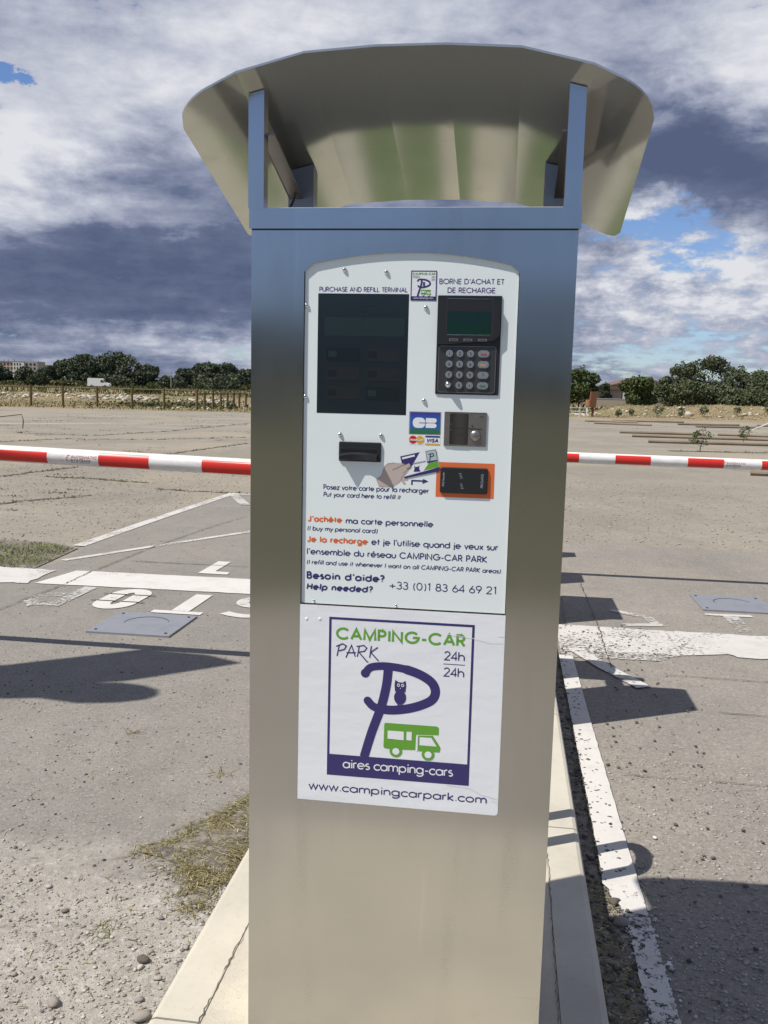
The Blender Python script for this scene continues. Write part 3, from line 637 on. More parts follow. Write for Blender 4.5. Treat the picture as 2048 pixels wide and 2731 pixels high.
# canopy: seven folded facets, sloping down to the rear
bx = [-.440, -.317, -.192, -.062, .062, .192, .317, .430]; bz = [1.956, 2.014, 2.045, 2.053, 2.053, 2.045, 2.014, 1.960]
def cz(x, t): return float(np.interp(x, bx, bz)) - .277*(t-1.66)
import bmesh
def canopy():
    bm = bmesh.new()
    T0, T1 = 1.66, 2.20; th = .004; xc = -.005; hw = .435; r0 = .066; r1 = .04
    xs = sorted(set([round(x, 5) for x in list(np.linspace(-.440, -.317, 14)) + bx + list(np.linspace(.317, .430, 14))]))
    def t0(x):
        d = abs(x-xc)-(hw-r0); return T0 + (r0-math.sqrt(max(0, r0**2-d*d)) if d > 0 else 0)
    def t1(x):
        d = abs(x-xc)-(hw-r1); return T1 - (r1-math.sqrt(max(0, r1**2-d*d)) if d > 0 else 0)
    V = []; F = []; K = 8
    for x in xs:
        for k in range(K+1):
            t = t0(x)+(t1(x)-t0(x))*k/K; z = cz(x, t)
            V.append((x, t-OT, z-OZ)); V.append((x, t-OT, z-OZ+th))
    S = (K+1)*2
    for i in range(len(xs)-1):
        for k in range(K):
            a = i*S+2*k; F.append((a, a+2, a+S+2, a+S)); F.append((a+1, a+S+1, a+S+3, a+3))
        a = i*S; F.append((a, a+S, a+S+1, a+1)); a = i*S+2*K; F.append((a, a+1, a+S+1, a+S))
    for i in (0, len(xs)-1):
        for k in range(K):
            a = i*S+2*k; F.append((a, a+2, a+3, a+1))
    mb = MB(); mb.add(V, F); return mb.build('canopy', STEEL2, KIO)
canopy()
for s0, s1 in ((-.504, -.474), (.087, .117)):
    x0, x1 = s0+OX, s1+OX; mb = MB(); zt = 1.985-OZ if s0 < 0 else 1.98-OZ
    V = [(x0, 0, 1.641), (x1, 0, 1.641), (x0, .03, 1.641), (x1, .03, 1.641)] + [(x, y, cz(x, y+OT)-OZ-.002) for y in (0, .03) for x in (x0, x1)]
    mb.add(V, [(0, 2, 3, 1), (4, 5, 7, 6), (0, 1, 5, 4), (2, 6, 7, 3), (0, 4, 6, 2), (1, 3, 7, 5)]); mb.build('front_post', STEEL, KIO)
for s0, s1, sg in ((-.494, -.438, 1), (.058, .114, -1)):
    x0, x1 = s0+OX, s1+OX; mb = MB(); y0, y1 = .275, .315
    V = [(x0, y0, 1.641), (x1, y0, 1.641), (x0, y1, 1.641), (x1, y1, 1.641)] + [(x, y, cz(x, y+OT)-OZ-.002) for y in (y0, y1) for x in (x0, x1)]
    mb.add(V, [(0, 2, 3, 1), (4, 5, 7, 6), (0, 1, 5, 4), (2, 6, 7, 3), (0, 4, 6, 2), (1, 3, 7, 5)]); mb.build('rear_post', STEEL3, KIO)
    # sloping rail under the canopy: web and flange
    mb = MB(); xo = x0+.002 if sg > 0 else x1-.005
    V = []
    for y in (.031, .274):
        for x in (xo, xo+.003):
            for d in (.004, .062): V.append((x, y, cz(x, y+OT)-OZ-d))
    mb.add(V, [(0, 1, 3, 2), (4, 6, 7, 5), (0, 4, 5, 1), (2, 3, 7, 6), (0, 2, 6, 4), (1, 5, 7, 3)])
    xa, xb = (xo+.0035, xo+.030) if sg > 0 else (xo-.030, xo-.0005)
    V = []
    for y in (.031, .274):
        for x in (xa, xb):
            for d in (.058, .062): V.append((x, y, cz(xo, y+OT)-OZ-d))
    mb.add(V, [(0, 1, 3, 2), (4, 6, 7, 5), (0, 4, 5, 1), (2, 3, 7, 6), (0, 2, 6, 4), (1, 5, 7, 3)])
    mb.build('side_rail', STEEL3, KIO)
mb = MB(); mb.tube([(-.245, .06, 1.641), (-.243, .06, 1.655), (-.237, .06, 1.668), (-.233, .06, 1.682)], .0025, 6); mb.build('wire_end', BLACKM, KIO)
mb = MB(); mb.box(-.262, -.232, .045, .075, 1.6405, 1.6455); mb.build('wire_gland', BLACKM, KIO)

# ---- white panel (recessed 5 mm)
YP = .0045
mb = MB(); V = []; F = []
for i, s_ in enumerate(ss):
    x = PL+.0012+(PR-PL-.0024)*i/N; V += [(x, YP, PB+.0015), (x, YP, archz(s_)-OZ+.004)]
    V += [(x, YP+.01, PB+.0015), (x, YP+.01, archz(s_)-OZ+.004)]
for i in range(N):
    a = 4*i; F += [(a, a+4, a+5, a+1), (a+1, a+5, a+7, a+3), (a, a+2, a+6, a+4)]
F += [(0, 1, 3, 2), (4*N, 4*N+2, 4*N+3, 4*N+1)]
mb.add(V, F); PAN = mb.build('front_panel', PANEL, KIO, recalc=False)
T = lambda m, items, nm='lettering': text(nm, PAN, m, YP, items)
T(PURPLE2, [('PURCHASE AND REFILL TERMINAL', -.3648, 1.6375, -.195, .0090, .0013), ("BORNE D'ACHAT ET", -.1362, 1.6532, -.0152, .0100, .0014), ('DE RECHARGE', -.1203, 1.6372, -.0305, .0100, .0014)])
T(PURPLE, [('Posez votre carte pour la recharger', -.3512, 1.2582, -.1433, .0103, .0016), ('Put your card here to refill it', -.3512, 1.2440, -.1985, .0096, .0015, .14)])
T(ORANGE, [("J'ach\u00e8te", -.3818, 1.1930, -.3128, .0128, .0030), ('Je la recharge', -.3827, 1.1520, -.2607, .0133, .0030)])
T(PURPLE, [('ma carte personnelle', -.3058, 1.1922, -.1331, .0125, .0021), ("et je l'utilise quand je veux sur", -.2538, 1.1522, -.0062, .0132, .0021), ("l'ensemble du r\u00e9seau CAMPING-CAR PARK", -.3834, 1.1275, -.026, .0132, .0021),
    ('(I buy my personal card)', -.3828, 1.1755, -.2420, .0096, .0015, .14), ('(I refill and use it whenever I want on all CAMPING-CAR PARK areas)', -.3832, 1.1078, .0002, .0094, .0015, .14), ('+33 (0)1 83 64 69 21', -.2164, 1.0660, -.0050, .0158, .0019)])
T(PURPLE, [("Besoin d'aide?", -.3828, 1.0780, -.2256, .0155, .0034), ('Help needed?', -.3826, 1.0560, -.2495, .0140, .0031, .14)])

# ---- logo builder used large on the sticker and small on the panel
def logo(parent, y0, L, R_, B_, Tp, small=False):
    # coordinates from the big sign: s -.3348..-.0454, z .675..1.0045
    fx = lambda s: L+(s+.3340)/(.2880)*(R_-L); fz = lambda z: B_+(z-.6750)/(.3290)*(Tp-B_)
    kx = (R_-L)/.288
    mp = lambda q: [(fx(a), fz(b)) for a, b in q]
    f = Flat(y0); wl = .0048*kx*(2.2 if small else 1)
    f.ring(mp([(-.3316, .6774), (-.0478, .6774), (-.0478, 1.0022), (-.3316, 1.0022)]), wl, 1.0)
    f.poly(mp([(-.3330, .6760), (-.0464, .6760), (-.0464, .7195), (-.3330, .7195)]), 1.5)
    f.build('frame_print', PURPLE, parent)
    f = Flat(y0)
    w0 = .0168*kx
    Z5 = lambda x, z: None
    # letter P drawn with brush-like ends
    bowl = [(-.2590, .8935), (-.2490, .9055), (-.2290, .9100), (-.2050, .9100), (-.1760, .9060), (-.1470, .8965), (-.1260, .8830), (-.1180, .8660), (-.1230, .8490), (-.1420, .8365), (-.1700, .8265), (-.2010, .8210), (-.2250, .8215), (-.2420, .8260), (-.2530, .8370)]
    def spl(P_, k=5):
        P2 = []; P_ = [P_[0]]+P_+[P_[-1]]
        for i in range(1, len(P_)-2):
            p0, p1, p2, p3 = map(np.array, P_[i-1:i+3])
            for j in range(k):
                t = j/k; P2.append(tuple(.5*((2*p1)+(-p0+p2)*t+(2*p0-5*p1+4*p2-p3)*t*t+(-p0+3*p1-3*p2+p3)*t**3)))
        return P2+[P_[-1]]
    def cap(c, r_, n): f.poly([(fx(c[0])+r_*math.cos(i*math.pi/8), fz(c[1])+r_*math.sin(i*math.pi/8)) for i in range(16)], n)
    B2 = spl(bowl); f.stroke(mp(B2), [w0*(.95 if i < 20 else 1.1)*(1.0 if i < 60 else .9) for i in range(len(B2))], 1.2)
    cap(bowl[0], w0*.55, 1.4); cap(bowl[-1], w0*.50, 1.6)
    f.stroke(mp(spl([(-.2130, .9080), (-.2155, .8750), (-.2220, .8400), (-.2290, .8150), (-.2440, .7700), (-.2580, .7185)])), w0*1.08, 1.8)
    f.build('letter_emblem', PURPLE, parent)
    # small owl silhouette in the bowl
    f = Flat(y0); c = (-.1880, .8480)
    f.poly(mp([(c[0]+.0122*math.cos(a*math.pi/10), c[1]+.0150*math.sin(a*math.pi/10)) for a in range(20)]), 2.0)
    f.poly(mp([(-.1985, .8600), (-.1775, .8600), (-.1765, .8740), (-.1780, .8830), (-.1840, .8790), (-.1920, .8795), (-.1985, .8840), (-.1998, .8740)]), 2.2)
    f.stroke(mp([(-.1915, .8350), (-.1915, .8285)]), .003*kx, 2.3); f.stroke(mp([(-.1850, .8350), (-.1850, .8290)]), .003*kx, 2.3)
    f.build('owl_print', PURPLE, parent)
    if not small:
        f = Flat(y0)
        for ex in (-.1918, -.1835): f.stroke(mp(A(ex, .8735, .0024, .0028, 0, 360, 8)), .0013, 3.2)
        f.poly(mp([(-.1888, .8680), (-.1868, .8680), (-.1878, .8655)]), 3.2); f.build('owl_face_print', STICK, parent)
    # camper van: body with holes as lighter plates on top
    f = Flat(y0)
    f.poly(mp([(-.2185, .7730)] + [(-.2185, .7905), (-.2160, .7935), (-.1120, .7935), (-.1085, .7900), (-.1085, .7755), (-.1520, .7735), (-.1540, .7710), (-.1545, .7410), (-.1985, .7390), (-.2160, .7400), (-.2190, .7430)]), 1.0)
    f.poly(mp([(-.1490, .7395), (-.1490, .7720), (-.1200, .7735), (-.1060, .7530), (-.1040, .7480), (-.1060, .7400)]), 1.4)
    for cx, cz_ in ((-.1935, .7355), (-.1285, .7335)):
        f.poly(mp([(cx+.0130*math.cos(a*math.pi/10), cz_+.0125*math.sin(a*math.pi/10)) for a in range(20)]), 1.7)
    f.build('camper_print', GREEN, parent)
    f = Flat(y0)
    f.poly(mp([(-.2110, .7780), (-.1785, .7780), (-.1785, .7600), (-.2110, .7610)]), 2.4); f.poly(mp([(-.1730, .7785), (-.1625, .7785), (-.1625, .7605), (-.1730, .7610)]), 2.4)
    f.poly(mp([(-.1465, .7520), (-.1465, .7690), (-.1230, .7690), (-.1120, .7520)]), 2.4)
    f.poly(mp([(-.1528, .7395), (-.1503, .7395), (-.1500, .7740), (-.1525, .7735)]), 2.6)
    for cx, cz_ in ((-.1935, .7355), (-.1285, .7335)):
        f.poly(mp([(cx+.0072*math.cos(a*math.pi/8), cz_+.0070*math.sin(a*math.pi/8)) for a in range(16)]), 2.8)
    f.build('camper_cutouts', STICK, parent)
    f = Flat(y0); ch = .0255*(Tp-B_)/.329
    write(f, 'CAMPING-CAR', fx(-.3205), fz(.9590), fx(-.0615), ch, .0048*kx*(1.1 if small else 1)); f.build('lettering', GREEN, parent)
    f = Flat(y0); ch = .0250*(Tp-B_)/.329; q = mp
    # hand-drawn PARK
    for st in ([(-.3170, .9250), (-.3125, .9490)], [(-.3190, .9450), (-.3060, .9510), (-.2985, .9470), (-.3020, .9400), (-.3130, .9360)],
               [(-.2990, .9230), (-.2880, .9490), (-.2800, .9260)], [(-.2980, .9330), (-.2790, .9345)],
               [(-.2760, .9260), (-.2720, .9490)], [(-.2780, .9470), (-.2630, .9500), (-.2570, .9450), (-.2620, .9380), (-.2730, .9360), (-.2570, .9180), (-.2535, .9160)],
               [(-.2510, .9260), (-.2480, .9500)], [(-.2350, .9480), (-.2490, .9370), (-.2330, .9200)]):
        f.stroke(mp(st), .0024*kx, 1+random.random())
    f.build('lettering', PURPLE, parent); f = Flat(y0); write(f, '24h', fx(-.1033), fz(.9300), fx(-.0620), .0190*(Tp-B_)/.329, .0024*kx, n=1); f.build('lettering', PURPLE, parent); f = Flat(y0); write(f, '24h', fx(-.1033), fz(.8970), fx(-.0620), .0190*(Tp-B_)/.329, .0024*kx, n=1)
    f.stroke(mp([(-.1040, .9228), (-.0615, .9226)]), .0014*kx, 1); f.build('lettering', PURPLE, parent)
    f = Flat(y0); write(f, 'aires camping-cars', fx(-.3015), fz(.6915), fx(-.0780), .0200*(Tp-B_)/.329, .0025*kx, n=3); f.build('lettering', WHITEP, parent)
# small logo plate on the panel
mb = MB(); mb.box(-.1890+OX, -.1413+OX, YP-.0004, YP, 1.6230-OZ, 1.6769-OZ); LP = mb.build('logo_plate', STICK, KIO)
logo(LP, YP-.0004, -.1890, -.1413, 1.6230, 1.6769, True)
# big sticker
mb = MB(); mb.prism([(-.3945+OX, .618-OZ), (.0080+OX, .6172-OZ), (.0128+OX, .6195-OZ), (.0140+OX, .6250-OZ), (.0132+OX, 1.0262-OZ), (-.3935+OX, 1.0262-OZ)], -.0012, -.0002)
STK = mb.build('sticker', STICK, KIO)
logo(STK, -.0012, -.3340, -.0460, .6750, 1.0040)
text('lettering', STK, PURPLE, -.0012, [('www.campingcarpark.com', -.3718, .6402, -.0080, .0180, .0026)])
f = Flat(-.0012)
for q in ([(.010, .972), (-.015, .9705), (-.05, .978), (-.10, .9835)], [(.012, .985), (.000, .985)], [(.012, .652), (-.02, .659), (-.045, .671), (-.09, .674)], [(.013, .642), (.0, .650)]):
    f = Flat(-.0012); f.stroke(q, .0011, 2.6); f.build('crease', WHITEP, STK)

# ---- screws
def screw(s_, z_, y=YP, r_=.0046, h=.0040):
    mb = MB(); mb.dome((s_+OX, y, z_-OZ), r_, h, 12); o = mb.build('screw', CHROME, KIO, smooth=True)
    mb = MB(); mb.dome((s_+OX, y-h+.0006, z_-OZ), .0016, .0007, 8); mb.build('socket', BLACKM, o)
for q in ((-.3166, 1.6782), (-.2362, 1.6741), (-.3890, 1.6112), (-.3895, 1.4384), (-.160, 1.6097), (-.1584, 1.4358), (-.3195, 1.3668), (-.2391, 1.3667)): screw(*q)
for q in ((-.3669, 1.0338), (-.2019, 1.0334)): screw(*q, r_=.0028, h=.0018)
f = Flat(-.0012)
for q in ((-.380, .9975), (-.353, .9990)):
    mb = MB(); mb.dome((q[0]+OX, -.0012, q[1]-OZ), .0035, .0010, 10); mb.build('blister', STICK, STK, smooth=True)

# ---- display
f = Flat(YP); f.poly([(-.3667, 1.4073), (-.1922, 1.4073), (-.1922, 1.6342), (-.3667, 1.6342)], 1); DSP = f.build('display_screen', SCREEN, KIO)
f = Flat(YP); f.poly([(-.353, 1.555), (-.199, 1.555), (-.199, 1.590), (-.353, 1.590)], 1.6)
f.ring([(-.2965, 1.5665), (-.2545, 1.5665), (-.2545, 1.614), (-.2965, 1.614)], .0012, 2.0)
f.stroke([(-.286, 1.592), (-.275, 1.596), (-.268, 1.590), (-.276, 1.582)], .0014, 2.2); f.stroke([(-.279, 1.596), (-.285, 1.571)], .0014, 2.4)
f.build('screen_header', UI2, DSP)
for i in range(3):
    for j in range(2):
        x0 = -.349+j*.078; z1 = 1.5325-i*.0365
        f = Flat(YP); f.poly([(x0, z1-.025), (x0+.065, z1-.025), (x0+.065, z1), (x0, z1)], 1.8); o = f.build('screen_button', UI1 if (i+j) % 3 else UI3, DSP)
        f = Flat(YP); f.poly([(x0+.004, z1-.018), (x0+.02, z1-.018), (x0+.02, z1-.006), (x0+.004, z1-.006)], 2.4); f.build('screen_icon', UI3 if (i+j) % 3 else UI2, o)

# ---- PIN pad
def rrect(x0, x1, z0, z1, r_, n=4):
    return arc(x1-r_, z0+r_, r_, r_, -90, 0, n)+arc(x1-r_, z1-r_, r_, r_, 0, 90, n)+arc(x0+r_, z1-r_, r_, r_, 90, 180, n)+arc(x0+r_, z0+r_, r_, r_, 180, 270, n)
L_ = lambda q: [kp(*a) for a in q]
mb = MB(); mb.box(-.1375+OX, -.0180+OX, 0.0022, YP, 1.4490-OZ, 1.6325-OZ, ch=.0009)
PIN = mb.build('pin_pad', BLACK, KIO)
mb = MB(); mb.prism(L_([(-.0200, 1.6100), (-.0200, 1.5600)]+[(-.030, 1.5500), (-.12, 1.5420), (-.1355, 1.5420), (-.1355, 1.625), (-.03, 1.625)]), -.0040, .0023); mb.build('display_hood', BLACK, PIN)
f = Flat(-.0040)
f.ring([(-.1195, 1.558), (-.0335, 1.558), (-.0335, 1.626), (-.1195, 1.626)], .0011, 1); f.build('hood_rim', KEYPLATE, PIN)
f = Flat(-.0040); f.poly([(-.1175, 1.5605), (-.0375, 1.5605), (-.0375, 1.6025), (-.1175, 1.6025)], 1.3); f.build('lcd_screen', LCD, PIN)
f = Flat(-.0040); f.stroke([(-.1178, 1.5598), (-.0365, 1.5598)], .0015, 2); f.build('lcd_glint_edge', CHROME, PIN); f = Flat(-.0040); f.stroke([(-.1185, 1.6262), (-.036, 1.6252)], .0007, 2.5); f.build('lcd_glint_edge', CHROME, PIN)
for s_ in (-.1055, -.0785, -.0515):
    f = Flat(-.0040); f.poly([(s_-.008, 1.5485), (s_+.008, 1.5485), (s_+.008, 1.5527), (s_-.008, 1.5527)], 1); o = f.build('soft_key', KEY, PIN)
    f = Flat(-.0040); f.poly([(s_-.0068, 1.5493), (s_+.0068, 1.5493), (s_+.0068, 1.5519), (s_-.0068, 1.5519)], 1.6); f.build('soft_key_face', BLACKM, PIN)
mb = MB(); mb.prism(L_(rrect(-.1330, -.0250, 1.4525, 1.5395, .005)), 0.0012, .0023); mb.build('keypad_plate', KEYPLATE, PIN)
f = Flat(.0012); q = rrect(-.1326, -.0254, 1.4529, 1.5391, .005); f.ring(q, .0006, 1); f.build('plate_edge', KEY, PIN)
def key(s_, z_, ch, col, wide):
    hw = .0105 if wide else .0065; hh = .0065
    q = rrect(s_-hw, s_+hw, z_-hh, z_+hh, .0064, 6); mb = MB(); mb.prism(L_(q), -.0010, .0014); o = mb.build('key', KEYRIM, PIN)
    q = rrect(s_-hw+.0014, s_+hw-.0014, z_-hh+.0014, z_+hh-.0014, .005, 6); f = Flat(-.0010); f.poly(q, 1); f.build('key_face', KEY, PIN)
    f = Flat(-.0010)
    if ch == 'dot': f.stroke([(s_-.001, z_), (s_+.001, z_)], .002, 2)
    else:
        wd = sum(GL[c][0] for c in ch)*.0052 if not wide or ch == '?' else .0115
        write(f, ch, s_-wd/2, z_-.0032, s_+wd/2, .0064 if not wide or ch == '?' else .0046, .0010, n=2)
    f.build('key_print', col, PIN)
cx = (-.1124, -.0926, -.0726); cz4 = (1.5254, 1.5056, 1.4858, 1.4662)
for i in range(9): key(cx[i % 3], cz4[i//3], str(i+1), BLACKM, False)
key(cx[1], cz4[3], '0', BLACKM, False); key(cx[2], cz4[3], 'dot', BLACKM, False)
for z_, ch, col in zip(cz4, ('Stop', 'Corr', '?', 'OK'), (RED, AMBER, PURPLE, mat('print_dkgreen', color=(.02, .16, .07), rough=.4))): key(-.0481, z_, ch, col, True)
mb = MB(); mb.dome((-.1128+OX, .0012, 1.4672-OZ), .0075, .012, 14); mb.build('dome_sensor', CHROME, PIN, smooth=True)

# ---- card logos
f = Flat(YP); f.poly([(-.1857, 1.3714), (-.1244, 1.3714), (-.1244, 1.4150), (-.1857, 1.4150)], 1); f.build('card_logo_border', GREYP, PAN)
f = Flat(YP); f.poly([(-.1838, 1.3728), (-.1262, 1.3728), (-.1262, 1.4136), (-.1838, 1.4136)], 2); CB = f.build('card_logo', CBG, KIO)
f = Flat(YP)
f.poly(rrect(-.1785, -.1545, 1.3838, 1.4035, .0085, 6), 3); f.poly([(-.1535, 1.3941)]+[(-.1535, 1.4030)]+arc(-.1370, 1.39855, .0044, .0044, 90, -90, 6), 3); f.poly([(-.1535, 1.3932)]+arc(-.1370, 1.3887, .0044, .0044, 90, -90, 6)+[(-.1535, 1.3843)], 3)
f.build('card_logo_letters', WHITEP, CB)
f = Flat(YP); f.stroke([(-.1665, 1.3937), (-.150, 1.3937)], .0011, 4); f.build('card_logo_slit', CBG, CB)
f = Flat(YP); f.poly([(-.1853, 1.3515), (-.1556, 1.3515), (-.1556, 1.3700), (-.1853, 1.3700)], 1); f.poly([(-.1540, 1.3515), (-.1248, 1.3515), (-.1248, 1.3700), (-.1540, 1.3700)], 1); CL = f.build('card_logo', STICK, KIO)
f = Flat(YP); f.poly(A(-.1772, 1.3610, .0078, .0078, 0, 360, 18)[:-1], 2); f.build('logo_circle', RED, CL)
f = Flat(YP); f.poly(A(-.1638, 1.3610, .0078, .0078, 0, 360, 18)[:-1], 2.6); f.poly([(-.1534, 1.3520), (-.1256, 1.3520), (-.1256, 1.3545), (-.1534, 1.3545)], 2); f.build('logo_circle', AMBER, CL)
f = Flat(YP); write(f, 'MasterCard', -.184, 1.3588, -.157, .0048, .0008, n=4); f.build('lettering', WHITEP, CL)
f = Flat(YP); f.poly([(-.1534, 1.3662), (-.1256, 1.3662), (-.1256, 1.3694), (-.1534, 1.3694)], 2); write(f, 'VISA', -.1515, 1.3565, -.1285, .0078, .0018, .18, n=2); f.build('lettering', PURPLE, CL)

# ---- card reader
mb = MB(); mb.box(-.1182+OX, -.0378+OX, 0.0020, YP, 1.3513-OZ, 1.4163-OZ, ch=.0008); RDR = mb.build('card_reader', READER, KIO)
f = Flat(.0020); f.poly(rrect(-.1075, -.0722, 1.3535, 1.4132, .003), 1); THR = f.build('card_throat', mat('throat_shading', lambda nt, b: nt.put(b.inputs['Base Color'], nt.mix(nt.smooth(nt.math('ABSOLUTE', nt.math('SUBTRACT', nt.sep(objco(nt))[0], .105)), 0, .02), (.055, .048, .045), (.022, .02, .02))), rough=.35), RDR)  # flat face, its colour gradient paints the recess shading
f = Flat(.0020); f.stroke([(-.1082, 1.3860), (-.0460, 1.3848)], .0020, 2.2); f.poly([(-.0665, 1.3915), (-.0622, 1.3915), (-.0643, 1.3868)], 2.2); write(f, 'IFM', -.0515, 1.4062, -.0430, .0032, .0006, n=2.2); f.build('card_slit', BLACKM, RDR)
f = Flat(.0020); f.stroke([(-.1085, 1.3928), (-.1030, 1.3928)], .0014, 2.4); f.build('edge_highlight', CHROME, RDR); f = Flat(.0020); f.stroke([(-.1085, 1.3820), (-.1030, 1.3820)], .0012, 2.4); f.build('edge_highlight', CHROME, RDR); f = Flat(.0020); f.stroke([(-.0725, 1.3832), (-.0455, 1.3832)], .0010, 2.6); f.stroke([(-.1062, 1.3534), (-.0740, 1.3530), (-.0728, 1.3545)], .0014, 2.4); f.stroke([(-.117, 1.4152), (-.039, 1.4148)], .0008, 2); f.build('edge_highlight', CHROME, RDR)  # chrome strokes drawn in as highlights on the reader's edges
f = Flat(.0020)
for a in ([(-.093, 1.379), (-.093, 1.371), (-.083, 1.371), (-.083, 1.379)], [(-.090, 1.377), (-.090, 1.373)], [(-.087, 1.377), (-.087, 1.373)], [(-.088, 1.367), (-.083, 1.361)], [(-.090, 1.361), (-.090, 1.367)]): f.stroke(a, .0008, 2.2)
f.build('card_pictogram', BLACKM, RDR)
mb = MB(); mb.dome((-.0585+OX, .0019, 1.3720-OZ), .0105, .0055, 20, rings=5); mb.build('thumb_dome', READER, RDR, smooth=True)

# ---- black hand-fed slot with two horns
mb = MB(); mb.box(-.3212+OX, -.2383+OX, 0.0005, YP, 1.3154-OZ, 1.3532-OZ, ch=.0018); SLT = mb.build('card_slot', BLACK, KIO)
mb = MB()
V = []; F = []; n = 12
for i in range(n+1):
    x = -.3165+.0715*i/n; u = (2*i/n-1); pr = .0045+.0085*max(0, abs(u)-.18)/.82
    V += [(x+OX, .0005, 1.3180-OZ), (x+OX, -.001-pr, 1.3200-OZ), (x+OX, -.001-pr, 1.3265+.0035*(1-u*u)-OZ), (x+OX, .0005, 1.3300+.0035*(1-u*u)-OZ)]
for i in range(n):
    for k in range(3): a = 4*i+k; F.append((a, a+4, a+5, a+1))
F += [(0, 1, 2, 3), (4*n, 4*n+3, 4*n+2, 4*n+1)]; mb.add(V, F); mb.build('slot_lip', BLACK, SLT, smooth=True)
f = Flat(.0005); f.stroke([(-.3185, 1.3415), (-.2455, 1.3415)], .0007, 1); f.stroke([(-.2440, 1.3412), (-.2440, 1.3285)], .0009, 1.5); f.build('slot_edge', KEYPLATE, SLT)
f = Flat(.0005); f.poly([(-.317, 1.3345), (-.2455, 1.3345), (-.2455, 1.3385), (-.317, 1.3385)], 1); f.build('slot_mouth', UI3, SLT)

# ---- contactless reader on orange field
f = Flat(YP); f.poly([(-.1306, 1.2525), (-.0190, 1.2525), (-.0194, 1.3198), (-.1302, 1.3198)], 1); f.build('orange_field', ORANGE, PAN)
mb = MB(); mb.box(-.1226+OX, -.0317+OX, -.0002, YP-.0003, 1.2605-OZ, 1.3105-OZ, ch=.0025); RF = mb.build('contactless_reader', BLACK, KIO)
f = Flat(-.0002)
write(f, 'RFID Reader', -.1140, 1.2735, -.1140+.0280, .0040, .0007, rot=1, n=1); write(f, 'PROMAG', -.0395, 1.2730, -.0395+.0270, .0052, .0008, rot=1, n=1)
for k in range(4):
    f.stroke(A(-.0815+.001*k, 1.2905, .004, .004+.0012*k, 0, 1)[:1] + [(-.0860+.0015*k, 1.3000-.0032*k), (-.0830+.0015*k, 1.2990-.0032*k), (-.0800+.001*k, 1.2985-.0034*k)][:3] if False else [(-.0870+.0010*k, 1.2990-.0030*k), (-.0845+.0010*k, 1.2998-.0028*k), (-.0815+.0006*k, 1.2990-.0030*k)], .0008, 1)
    f.stroke([(-.0765-.0010*k, 1.2710+.0030*k), (-.0790-.0010*k, 1.2702+.0028*k), (-.0820-.0006*k, 1.2710+.0030*k)], .0008, 1)
f.build('lettering', GREYP, RF)

# ---- hand with card print
hz = lambda x, y: (-.2464+(x-578)*.00028, 1.2828+(590-y)*.00028+(x-578)*.00001)
f = Flat(YP); f.poly([hz(*q) for q in ((578, 592), (600, 645), (690, 645), (740, 612), (765, 560), (800, 560), (822, 510), (815, 485), (760, 482), (700, 478), (655, 483), (632, 505), (612, 570))], 1)
f.poly([hz(*q) for q in ((745, 600), (770, 560), (800, 590), (795, 602), (770, 600), (785, 625), (770, 630))], 1.4); f.build('hand_print', SKIN, PAN)
f = Flat(YP); f.stroke([hz(*q) for q in ((688, 527), (720, 515), (755, 495), (790, 488))], .0009, 2.2); f.stroke([hz(*q) for q in ((578, 592), (600, 645), (690, 645), (740, 612), (765, 560))], .0006, 2.3); f.stroke([hz(*q) for q in ((578, 592), (612, 570), (632, 505), (655, 483), (700, 478))], .0006, 2.6); f.stroke([hz(*q) for q in ((765, 550), (800, 525), (822, 505))], .0012, 5.5); f.build('hand_outline', SKIND, PAN)
f = Flat(YP); f.poly([hz(*q) for q in ((740, 435), (875, 405), (825, 500), (752, 480))], 3); f.poly([hz(*q) for q in ((770, 575), (1015, 508), (1010, 538), (790, 583), (772, 583))], 4.4)
f.poly([hz(*q) for q in ((836, 540), (842, 520), (838, 498), (848, 508), (866, 505), (876, 496), (872, 515), (882, 538))], 4.6)
f.stroke([hz(*q) for q in ((826, 632), (826, 602), (905, 605))], .0030, 1); f.poly([hz(*q) for q in ((903, 590), (940, 607), (898, 624))], 1.3); f.build('card_print', PURPLE, PAN)
f = Flat(YP); f.poly([hz(*q) for q in ((875, 405), (985, 388), (1015, 510), (772, 575), (800, 540), (825, 500))], 3.4); f.poly([hz(*q) for q in ((752, 442), (838, 422), (842, 434), (756, 455))], 3.6); f.build('card_white_print', WHITEP, PAN)
f = Flat(YP); f.poly([hz(*q) for q in ((940, 480), (1003, 470), (1012, 508), (905, 532))], 4); f.build('card_green_print', GREEN, PAN)
f = Flat(YP); f.poly([hz(*q) for q in ((915, 400), (984, 388), (998, 465), (930, 480))], 4.2); f.build('card_logo_print', MINT, PAN)
f = Flat(YP); f.ring([hz(*q) for q in ((915, 400), (984, 388), (998, 465), (930, 480))], .0008, 4.8); f.stroke([hz(*q) for q in ((928, 473), (998, 462))], .0022, 4.9); f.stroke([hz(*q) for q in ((935, 420), (965, 415), (972, 430), (945, 440))], .0016, 5.0); f.stroke([hz(*q) for q in ((948, 420), (945, 465))], .0016, 5.2); f.build('card_logo_lines', PURPLE, PAN)
f = Flat(YP); f.poly([hz(*q) for q in ((778, 495), (800, 482), (812, 492), (805, 510), (785, 515))], 5.0); f.build('thumb_print', SKIN, PAN)
f = Flat(YP); f.stroke([hz(*q) for q in ((830, 485), (880, 476), (918, 468))], .0028, 4.1); f.build('card_grey_print', GREYP, PAN)

